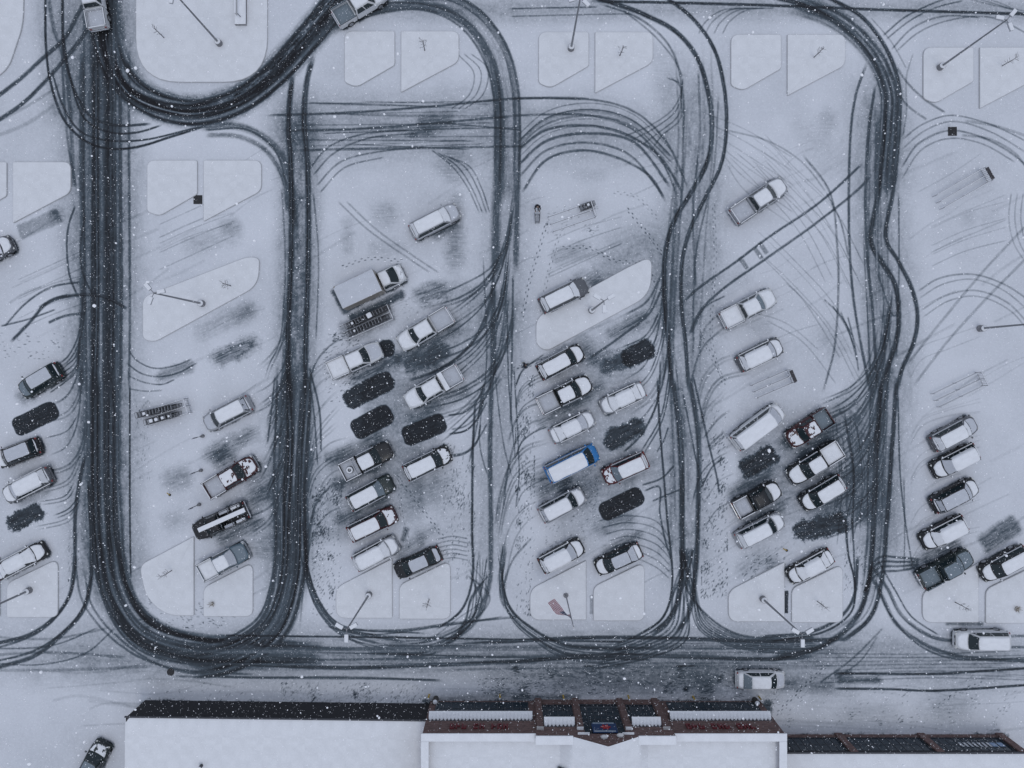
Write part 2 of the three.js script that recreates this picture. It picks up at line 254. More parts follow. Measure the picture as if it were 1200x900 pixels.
// column C right: fans up into third lane
fan(345, 530, 13, [[508, 0], [541, -17], [570, -42], [590, -82], [601, -145]]);
track([[478, 446], [520, 430], [552, 402], [572, 360], [580, 310]], 3.4, 0.58); track([[500, 440], [540, 415], [565, 385], [580, 340]], 3, 0.5);
track([[578, 320], [577, 420], [574, 520], [575, 620], [572, 690], [556, 728], [520, 756]], 6, 0.62); track([[557, 468], [554, 520], [553, 620], [553, 680], [540, 715], [510, 738]], 3, 0.7); track([[566, 300], [570, 420], [562, 520], [572, 560]], 2, 0.4); track([[601, 320], [600, 400], [598, 500]], 2.6, 0.5); track([[588, 330], [580, 420], [590, 520], [600, 560]], 2, 0.4); track([[566, 450], [560, 490], [550, 540]], 2.4, 0.55);
for (let i = 0; i < 12; i++) { const k = rr(0, 45); track([[rr(545, 580), 640 + k], [rr(552, 575), 690 + k * 0.3], [540 + rr(-8, 12), 722 + k * 0.3], [rr(490, 520), 745 + k * 0.5], [rr(430, 470), 752 + k * 0.4]], rr(1.6, 3), rr(0.3, 0.6)); }
fan(470, 640, 21, [[640, 0], [618, 8], [602, 27], [591, 62], [584, 112]], [0.2, 0.46]);
for (let i = 0; i < 6; i++) { const v = rr(476, 530); track([[rr(522, 530), v + 8], [545, v + 4], [558, v - 8], [rr(562, 572), v - 30]], 2.2, rr(0.45, 0.65)); }
for (let i = 0; i < 6; i++) { const v = 628 + i * 5; track([[510, v + 4], [530, v], [548, v + 3]], 1.8, 0.35); }
// bottom lane
track([[250, 744], [420, 746], [600, 749], [740, 752]], 2.4, 0.75); track([[280, 754], [400, 760], [500, 758], [600, 751], [700, 746.5], [800, 748], [900, 751], [1000, 748]], 4.6, 0.78); track([[280, 763], [420, 765], [600, 770], [760, 773]], 2, 0.6); track([[250, 776], [400, 782], [500, 779], [600, 775], [700, 768], [800, 769], [900, 772], [960, 768]], 4.8, 0.78); track([[200, 792], [330, 794], [450, 795], [520, 797]], 3, 0.45);
bundle([[180, 766], [400, 766], [650, 764], [900, 763], [1010, 764]], 19, 24, [0.08, 0.24], [1.2, 2.8], 0.05);
track([[395, 737], [470, 738], [530, 730], [610, 722]], 3, 0.55); track([[380, 733], [430, 743], [520, 733], [590, 722]], 2.2, 0.5);
for (let i = 0; i < 12; i++) { const k = rr(0, 40); track([[rr(582, 594), 630 + k], [590 + rr(-4, 6), 690 + k * 0.4], [602, 716 + k * 0.35], [625, 735 + k * 0.4], [660, 752 + k * 0.5], [720 + rr(0, 60), 758 + k * 0.6]], rr(1.4, 2.6), rr(0.25, 0.5)); }
// column D top arcs and fourth lane
track([[596, 115], [690, 116], [742, 130], [780, 165], [806, 220]], 3, 0.5); track([[596, 135], [690, 135], [740, 150], [775, 188], [794, 230]], 3, 0.5); track([[606, 176], [640, 152], [690, 147], [732, 157], [772, 182], [800, 226]], 3.4, 0.58); track([[606, 194], [640, 165], [690, 156], [742, 166], [786, 220]], 3.6, 0.62); track([[607, 208], [640, 176], [690, 167], [737, 181], [778, 230]], 3, 0.5); track([[611, 226], [640, 187], [682, 176], [727, 186], [762, 207], [780, 236]], 3.4, 0.58);
for (let i = 0; i < 10; i++) { const k = rr(-6, 30); track([[604, 190 - k], [640, 160 - k], [692, 150 - k], [740, 162 - k], [790, 208 - k]], rr(1.2, 2), rr(0.2, 0.38)); }
for (const [a, b] of [[0, 0], [10, 4], [22, 10], [34, 14]]) track([[780 + a * 0.6, 90], [798, 100 + b], [790 + a * 0.2, 125 + b], [765 + a * 0.3, 145 + b], [730 + a, 160 + b]], 2, 0.38);
track([[680, -8], [720, 4], [755, 17], [792, 37], [816, 66], [830, 110], [834, 150], [829, 188], [808, 228], [790, 258], [780, 292], [778, 340], [783, 400], [788, 460]], 5.5, 0.85); track([[770, -10], [810, 20], [836, 56], [848, 100], [851, 150], [845, 192], [828, 228], [810, 265], [800, 300], [798, 350], [803, 400], [807, 460]], 4.5, 0.82);
track([[700, 3], [750, 22], [785, 55], [799, 100], [800, 180], [797, 260]], 3, 0.45); track([[730, 12], [765, 40], [790, 70], [800, 90]], 2.4, 0.4); track([[818, 80], [820, 160], [812, 240], [815, 340]], 3, 0.42); track([[842, 110], [836, 200], [815, 300], [812, 420]], 2.4, 0.35);
bundle([[812, 40], [815, 160], [808, 260], [802, 360], [800, 460]], 22, 14, [0.12, 0.3], [1.6, 3.5], 0);
for (const k of [0, 8, 18, 28]) track([[818 + k, 40], [826 + k, 26], [846 + k, 12], [880 + k, 9]], 2, 0.35);
track([[690, 1], [790, 3], [900, 6], [1000, 10], [1260, 18]], 3.4, 0.82); track([[596, 10], [640, 9], [700, 8]], 2.2, 0.5); track([[596, 19], [680, 17], [740, 16]], 2, 0.4);
track([[788, 440], [797, 520], [799, 600], [797, 690], [786, 722], [762, 745]], 6.5, 0.74); track([[807, 440], [818, 510], [818, 590], [814, 680], [806, 720], [790, 745]], 6, 0.72); track([[770, 440], [773, 500], [781, 600], [787, 690], [775, 725], [745, 745]], 2.6, 0.7); track([[812, 440], [828, 510], [840, 560], [843, 580]], 2.6, 0.68); track([[800, 460], [816, 540], [824, 570]], 2.2, 0.6); track([[822, 570], [836, 545], [850, 535]], 2.4, 0.6);
bundle([[795, 400], [802, 520], [803, 620], [800, 700]], 20, 11, [0.15, 0.35], [1.6, 3.5], 0);
for (let i = 0; i < 9; i++) { const k = i * 6; track([[rr(795, 815), 640], [rr(785, 808), 690], [775 + k * 0.6, 725 + k * 0.5], [745 + k * 0.4, 745 + k * 0.5], [rr(690, 720), 755 + k * 0.6]], rr(1.8, 3), rr(0.4, 0.65)); }
for (let i = 0; i < 8; i++) { const k = i * 6; track([[rr(795, 815), 640], [rr(805, 820), 690], [830 - k * 0.3, 722 + k * 0.3], [862 - k * 0.3, 742 + k * 0.3], [910, 748 + k * 0.4], [960, 746 + k * 0.4]], rr(1.8, 3), rr(0.4, 0.65)); }
track([[754, 575], [772, 570], [773, 600], [780, 635], [788, 660]], 2.4, 0.6); track([[752, 568], [775, 560], [790, 545]], 2.4, 0.6); track([[764, 587], [785, 578], [800, 572]], 2.4, 0.5); track([[769, 530], [778, 515], [783, 500]], 2.2, 0.5);
fan(370, 550, 16, [[730, 0], [756, -18], [773, -54], [783, -118]]);
track([[730, 530], [752, 508], [770, 470], [774, 420]], 2.6, 0.65); track([[690, 420], [730, 392], [762, 365], [778, 330]], 3, 0.55);
for (let i = 0; i < 7; i++) track([[700 + i * 4, 610 + i * 8], [735, 604 + i * 8], [768, 610 + i * 9], [785, 630 + i * 8]], 1.8, 0.36);
for (let i = 0; i < 9; i++) { const v = rr(395, 600); track([[604, v + 30], [612, v + 12], [628, v], [rr(636, 646), v - 6]], 1.8, rr(0.3, 0.5)); } track([[602, 430], [606, 500], [608, 560], [604, 595]], 2, 0.5); track([[594, 360], [596, 450], [604, 540]], 2, 0.5);
// column E and fifth lane
track([[800, 354], [820, 336], [860, 308], [900, 278], [960, 237], [1012, 190]], 3.2, 0.68); track([[806, 395], [820, 365], [845, 340], [900, 301], [955, 262], [1005, 222], [1022, 204]], 3.2, 0.66); track([[810, 390], [826, 360], [850, 346]], 2.2, 0.5);
track([[890, -8], [950, 9], [992, 36], [1021, 70], [1035, 110], [1036, 150], [1029, 225], [1021, 285], [1036, 311], [1048, 332], [1053, 370], [1050, 400], [1040, 430], [1033, 460]], 6, 0.82); track([[960, -8], [1010, 20], [1040, 60], [1053, 100], [1053, 150], [1046, 225], [1038, 280], [1052, 305], [1069, 340], [1075, 372], [1070, 402], [1057, 432], [1051, 460]], 5, 0.8);
bundle([[925, 0], [985, 24], [1025, 62], [1044, 105], [1044, 150], [1036, 230]], 13, 14, [0.25, 0.5], [1.6, 3.5], 0.3); bundle([[1030, 120], [1028, 260], [1030, 380], [1032, 460]], 14, 9, [0.15, 0.35], [1.6, 3.5], 0.1);
track([[1016, 72], [1003, 110], [997, 150], [995, 280], [1000, 350], [1010, 410], [1020, 460]], 3.4, 0.66); track([[1026, 96], [1018, 150], [1014, 225], [1016, 300], [1022, 360], [1028, 460]], 3.6, 0.6); track([[940, 180], [972, 225], [981, 290], [982, 350], [977, 410], [964, 460]], 3, 0.48); track([[968, 225], [985, 260], [994, 300]], 2.4, 0.45); track([[1053, 225], [1053, 330], [1050, 420]], 2.2, 0.45); track([[1028, 320], [1048, 370], [1056, 350]], 2, 0.4);
for (const k of [0, 7, 14, 20]) track([[965 + k * 1.4, 350 + k], [985 + k * 0.8, 370 + k * 1.6], [1000 + k * 0.3, 395 + k * 2]], 2.2, 0.42);
track([[1033, 440], [1027, 520], [1024, 600], [1016, 690], [1000, 728], [960, 758], [900, 772]], 6.6, 0.8); track([[1051, 440], [1044, 540], [1040, 600], [1031, 690], [1018, 725], [985, 752]], 5.4, 0.78); track([[1005, 650], [1000, 700], [985, 722], [950, 740], [890, 746]], 4, 0.72); track([[991, 610], [994, 650], [1001, 680], [998, 715], [970, 738], [900, 752]], 2.6, 0.7); track([[998, 605], [1000, 640], [1002, 690]], 2.4, 0.65); track([[1052, 460], [1055, 560], [1062, 620], [1070, 668]], 2.2, 0.55); track([[1059, 560], [1060, 620], [1059, 670]], 2, 0.4);
bundle([[1036, 420], [1032, 540], [1028, 650], [1012, 718], [960, 752]], 16, 10, [0.15, 0.35], [1.6, 3.5], 0.05);
fan(470, 640, 9, [[958, 0], [996, -22], [1019, -52], [1034, -98], [1042, -160]], [0.26, 0.52], [1.8, 3]);
for (let i = 0; i < 12; i++) { const u = rr(975, 1005); track([[u, rr(480, 520)], [u + rr(4, 14), 560], [u + rr(-2, 8), rr(600, 640)]], 1.6, rr(0.25, 0.4)); }
for (let i = 0; i < 14; i++) { const a = rr(845, 900), v = rr(150, 330); track([[a, v], [a + 30, v + 30 + rr(-6, 6)], [a + 80, v + 85], [a + 115, v + 150]], 1.6, rr(0.1, 0.26)); }
track([[850, 152], [900, 165], [940, 190], [968, 225]], 2.4, 0.3); for (let i = 0; i < 6; i++) track([[820 + i * 6, 130 + i * 12], [870, 150 + i * 14], [930, 185 + i * 16]], 1.8, 0.18);
fan(360, 610, 26, [[864, 0], [842, 9], [824, 29], [812, 74]], [0.16, 0.42]);
track([[898, 375], [940, 400], [980, 450]], 1.8, 0.22); track([[880, 365], [920, 378], [960, 410]], 1.8, 0.2); track([[920, 330], [940, 350], [985, 420]], 2, 0.25);
for (let i = 0; i < 4; i++) track([[1012, 695], [1028, 672 - i * 6], [1055, 668 - i * 5], [1078, 664 - i * 3]], 3, 0.6);
// column F
track([[1056, 164], [1080, 146], [1112, 135], [1150, 142], [1180, 154], [1230, 180]], 2.2, 0.4); track([[1055, 176], [1085, 152], [1116, 142], [1160, 154], [1220, 190]], 2.2, 0.34); track([[1055, 198], [1076, 168], [1110, 153], [1140, 157], [1180, 176], [1215, 205]], 2.6, 0.42); track([[1056, 210], [1080, 175], [1112, 162], [1150, 168], [1190, 190]], 2.2, 0.34); track([[1130, 141], [1165, 147], [1220, 165]], 3.6, 0.3); track([[1126, 158], [1160, 163], [1190, 180], [1205, 200]], 3.2, 0.32);
track([[1074, 342], [1100, 326], [1138, 321], [1175, 332], [1215, 358]], 2.4, 0.36); track([[1076, 350], [1104, 333], [1140, 327], [1176, 340], [1212, 370]], 2, 0.3); track([[1078, 364], [1108, 346], [1142, 340], [1180, 354], [1210, 385]], 2.4, 0.34); track([[1080, 372], [1112, 352], [1146, 347], [1184, 364], [1210, 395]], 2, 0.28);
track([[1060, 430], [1100, 380], [1150, 320], [1220, 245]], 3.4, 0.3); track([[1070, 452], [1110, 400], [1160, 345], [1220, 285]], 3.4, 0.3); for (const k of [0, 7, 14, 26]) track([[1185 + k, 225], [1182 + k, 255], [1188 + k, 285], [1200 + k, 305]], 2, 0.26);
track([[1034, 42], [1060, 20], [1090, 5], [1120, -6]], 2.4, 0.5); track([[1038, 46], [1066, 24], [1096, 9], [1130, 0]], 2.2, 0.45); track([[1044, 58], [1070, 32], [1104, 19], [1150, 20]], 2.4, 0.42); track([[1048, 62], [1076, 38], [1110, 24], [1160, 20], [1215, 45]], 2.2, 0.36); track([[1050, 78], [1066, 100], [1086, 118], [1108, 132]], 3, 0.42); track([[1052, 110], [1066, 126], [1086, 140]], 3, 0.42); track([[1070, 62], [1062, 90], [1062, 130], [1058, 160]], 2.2, 0.3); track([[1020, 20], [1045, 50], [1062, 80]], 2, 0.3); for (const k of [0, 8, 16]) track([[1120 + k, -6], [1160 + k, 5], [1220, 16 + k]], 2, 0.3);
track([[1020, 660], [1040, 690], [1056, 720], [1090, 745], [1130, 752]], 4.4, 0.62); track([[1028, 655], [1048, 690], [1068, 722], [1100, 744]], 2.2, 0.6); track([[1020, 672], [1034, 700], [1050, 730], [1084, 755], [1122, 768], [1230, 776]], 5, 0.6); track([[1026, 680], [1042, 718], [1072, 752], [1110, 770], [1170, 772], [1230, 768]], 2.4, 0.55); track([[1184, 745], [1230, 744]], 3.4, 0.6); track([[1184, 758], [1230, 758]], 3.4, 0.5);
track([[976, 788.5], [1020, 789], [1100, 789], [1150, 786], [1230, 781]], 3, 0.74); track([[976, 806.5], [1040, 807], [1090, 809], [1150, 806], [1230, 800]], 3, 0.74); wash([[978, 797], [1036, 797]], 7, 0.5, 0.5); wash([[976, 790], [1000, 788]], 8, 0.4, 0.5); wash([[910, 800], [980, 803]], 16, 0.32, 0.6); track([[960, 800], [1000, 770], [1035, 735]], 2.6, 0.4); track([[980, 795], [1010, 772], [1028, 745]], 2.4, 0.35); for (let i = 0; i < 8; i++) track([[rr(930, 980), 765 + i * 5], [1080, 766 + i * 4], [rr(1180, 1230), 762 + i * 5]], 1.8, rr(0.2, 0.36));
for (let i = 0; i < 14; i++) { const v = rr(390, 700); track([[1066, v + 30], [1080, v + 8], [1110, v - 4], [1150, v - 12 + rr(-8, 8)]], 1.6, rr(0.08, 0.2)); }
for (let i = 0; i < 26; i++) { const c = i % 4, v = rr(260, 330) + (c === 0 ? 60 : 0), u = [20, 185, 640, 1090][c]; track([[u, v], [u + 40, v - 18], [u + 90, v - 36 + rr(-6, 6)]], 1.6, rr(0.1, 0.24)); }
for (let i = 0; i < 170; i++) { const u = rr(0, 1180), v = rr(180, 700), l = rr(30, 90), d = rr(20, 34); track([[u, v], [u + l * 0.5, v - l * 0.5 * Math.tan(R(d)) + rr(-4, 4)], [u + l, v - l * Math.tan(R(d))]], rr(1.2, 4), rr(0.05, 0.16)); }   // faint wind and drag streaks
for (let i = 0; i < 60; i++) { const u = rr(0, 1180), v = rr(785, 860); track([[u, v], [u + rr(20, 80), v + rr(-8, 8)], [u + rr(100, 160), v + rr(-14, 14)]], rr(1.2, 5), rr(0.04, 0.13)); }
// --- bare rectangles left by cars that have driven off, melted spots, and darker ground by the box lorry
for (const [u, v, l, w, d, a, s, g] of [[41.5, 490, 56, 23, 26, 0.985, 0.9, 0.6], [29, 606, 46, 22, 26, 0.95, 2.4, 4.5], [432, 457, 62, 24, 27, 0.98, 1.3, 2.2], [436, 494, 51, 25, 28, 0.99, 0.9, 0.6], [497, 503, 53, 24, 23, 0.99, 1, 0.9], [747, 414, 40, 24, 28, 0.97, 1.6, 2.4], [722, 425, 34, 19, 26, 0.8, 4.5, 5], [731, 508, 50, 23, 26, 0.93, 3, 4.5], [728, 590, 55, 22.5, 26, 0.992, 0.8, 0.4], [888, 541, 48, 24, 29, 0.95, 2.6, 4.5], [962, 617, 62, 25, 16, 0.95, 3, 5.5], [453, 408, 18, 21, 0, 0.98, 1.2, 1.4]]) patch(u, v, l, w, d, a, s, 8, g);
patch(1171, 626, 50, 24, 32, 0.62, 4, 5, 2); patch(275, 411, 56, 17, 22, 0.72, 7, 8, 5); patch(205, 435, 46, 14, 20, 0.45, 4, 6, 3); patch(46, 262, 52, 18, 24, 0.34, 2, 3, 1.5); blur(66, 250, 8, 8, 0, 0.6); patch(705, 420, 30, 18, 28, 0.4, 8, 8, 5);
patch(505, 343, 40, 22, 18, 0.6, 8, 9, 5); patch(500, 420, 56, 20, 26, 0.72, 5, 8, 5); patch(735, 382, 50, 16, 30, 0.5, 7, 8, 5); blur(669, 296, 22, 10, 18, 0.4); blur(690, 330, 14, 16, 30, 0.5); blur(208, 560, 16, 12, 20, 0.5); blur(250, 280, 34, 12, 16, 0.24); blur(270, 265, 12, 8, 20, 0.3); blur(265, 375, 40, 10, 26, 0.3); blur(285, 368, 14, 9, 30, 0.35); blur(205, 610, 14, 12, 20, 0.25); blur(1160, 255, 10, 14, 0, 0.12); blur(1135, 255, 8, 8, 0, 0.14); blur(970, 140, 10, 12, 0, 0.22); blur(955, 155, 24, 18, 0, 0.12); blur(975, 190, 22, 24, 40, 0.12); blur(890, 383, 14, 8, 0, 0.2); blur(975, 400, 14, 20, 40, 0.22); blur(690, 205, 20, 7, 0, 0.12); blur(780, 85, 16, 30, 0, 0.16); blur(855, 330, 26, 14, 28, 0.16); blur(975, 808, 30, 10, 0, 0.22); blur(1110, 825, 26, 18, 0, 0.26); blur(1015, 838, 34, 14, 0, 0.2); blur(915, 808, 24, 10, 0, 0.2); blur(826, 803, 16, 22, 0, 0.35); blur(730, 804, 6, 6, 0, 0); blur(340, 300, 14, 26, 10, 0.1);
for (const [u, v] of [[871, 308], [888, 296], [894, 290]]) patch(u, v, 5, 16, 35, 0.4, 1, 1, 0.3);
blur(505, 567, 28, 16, 25, 0.36); blur(720, 612, 26, 10, 25, 0.42); blur(680, 575, 24, 12, 28, 0.42); blur(905, 665, 8, 12, 0, 0.5); blur(885, 660, 22, 12, 30, 0.3); blur(500, 585, 30, 14, 20, 0.2); blur(530, 610, 20, 30, 0, 0.15); patch(474, 626, 6, 18, -20, 0.5, 2, 2, 1); blur(500, 624, 14, 7, 20, 0.4); blur(270, 520, 34, 9, 26, 0.6); blur(262, 536, 12, 10, 26, 0.8); blur(300, 560, 16, 24, 30, 0.5); blur(290, 590, 30, 10, 28, 0.6); blur(280, 620, 30, 9, 26, 0.7); blur(305, 640, 14, 16, 0, 0.4); blur(705, 333, 14, 12, 0, 0.55); blur(688, 410, 10, 16, 30, 0.5); blur(1095, 650, 34, 8, 28, 0.75); blur(880, 565, 30, 7, 28, 0.65); blur(955, 525, 24, 8, 30, 0.7); blur(930, 512, 20, 8, 35, 0.6); blur(985, 565, 24, 7, 30, 0.6); blur(975, 590, 30, 10, 20, 0.5); blur(895, 604, 28, 7, 28, 0.55); blur(415, 525, 36, 7, 27, 0.65); blur(420, 555, 34, 7, 27, 0.65); blur(425, 595, 34, 7, 27, 0.6); blur(500, 402, 44, 7, 28, 0.55); blur(515, 475, 40, 7, 28, 0.5); blur(440, 432, 34, 7, 26, 0.72); blur(520, 265, 18, 9, 28, 0.75); blur(535, 245, 8, 20, 0, 0.3); blur(645, 558, 22, 12, 26, 0.6); blur(660, 480, 36, 7, 26, 0.55); blur(680, 462, 30, 7, 26, 0.5); blur(650, 572, 24, 8, 28, 0.6); blur(748, 545, 20, 20, 20, 0.35); blur(480, 641, 20, 7, 28, 0.5); blur(730, 636, 26, 6, 28, 0.55); blur(32, 462, 14, 8, 28, 0.55); blur(44, 552, 22, 5, 22, 0.35); blur(40, 583, 20, 5, 26, 0.35);
patch(400, 352, 11, 32, 26, 0.75, 2.5, 3, 2); patch(441, 358, 70, 9, 25, 0.72, 3, 3, 2); patch(430, 378, 64, 24, 25, 0.4, 6, 6, 4);  // darker ground behind and beside the box lorry
patch(921, 705, 5, 26, 0, 0.9, 0.8, 1, 0.6); patch(693, 708, 4, 22, 0, 0.35, 1, 1, 0.6); patch(1130, 730.5, 44, 4, 0, 0.55, 2, 2, 1);
// bare, sheltered strip along the shop fronts
patch(330, 830, 330, 12, -1, 0.97, 3, 4, 5); patch(545, 828, 100, 13, 0, 0.97, 3, 4, 5); patch(700, 826, 220, 9, 0, 0.9, 2, 3, 2.5); patch(845, 828, 116, 13, 0, 0.95, 4, 4, 5); patch(1040, 866, 284, 10, 0, 0.95, 3, 3, 4); blur(560, 820, 60, 8, 3, 0.5); blur(640, 817, 40, 3, 0, 0.5);
// --- footprints and scuffed snow
scuff(366, 560, 400, 720, 598, 60, 0.40); scuff(604, 440, 626, 720, 552, 75, 0.40); scuff(822, 480, 852, 700, 505, 60, 0.40); scuff(520, 520, 556, 680, 390, 70, 0.32); scuff(600, 780, 870, 818, 965, 3, 0.27, [2, 7]); scuff(560, 795, 640, 815, 206, 10, 0.32); scuff(330, 800, 500, 828, 598, 50, 0.28); scuff(860, 790, 1190, 855, 299, 30, 0.28); scuff(870, 640, 920, 690, 138, 40, 0.40); scuff(380, 390, 420, 470, 252, 30, 0.40); scuff(640, 240, 700, 275, 59, 20, 0.32); scuff(640, 560, 700, 640, 138, 30, 0.28); scuff(470, 340, 520, 440, 138, 25, 0.24); scuff(195, 800, 290, 820, 32, 30, 0.28); scuff(0, 390, 85, 420, 50, -10, 0.36); scuff(160, 470, 175, 560, 69, 80, 0.24); scuff(990, 640, 1015, 690, 69, 70, 0.32); scuff(80, 620, 92, 680, 69, 75, 0.28); scuff(160, 700, 285, 735, 138, -20, 0.40);
footsteps([[640, 262], [632, 290], [620, 330], [612, 370]], 0.5); footsteps([[660, 290], [690, 290], [720, 305], [758, 310], [765, 330]], 0.5); footsteps([[735, 245], [760, 275], [778, 300]], 0.5); footsteps([[836, 240], [838, 300], [834, 400], [848, 450]], 0.35); footsteps([[770, 255], [745, 230], [720, 225]], 0.3); footsteps([[820, 390], [835, 420], [848, 445]], 0.4); footsteps([[966, 782], [935, 810], [910, 836]], 0.55); footsteps([[402, 312], [430, 303], [470, 305]], 0.5); footsteps([[596, 434], [606, 430], [622, 427], [634, 420]], 0.5); footsteps([[465, 558], [490, 590], [520, 630]], 0.5); footsteps([[480, 640], [470, 600], [468, 560]], 0.35); footsteps([[1095, 830], [1120, 812], [1150, 800]], 0.4); footsteps([[655, 275], [640, 330], [630, 400]], 0.35);
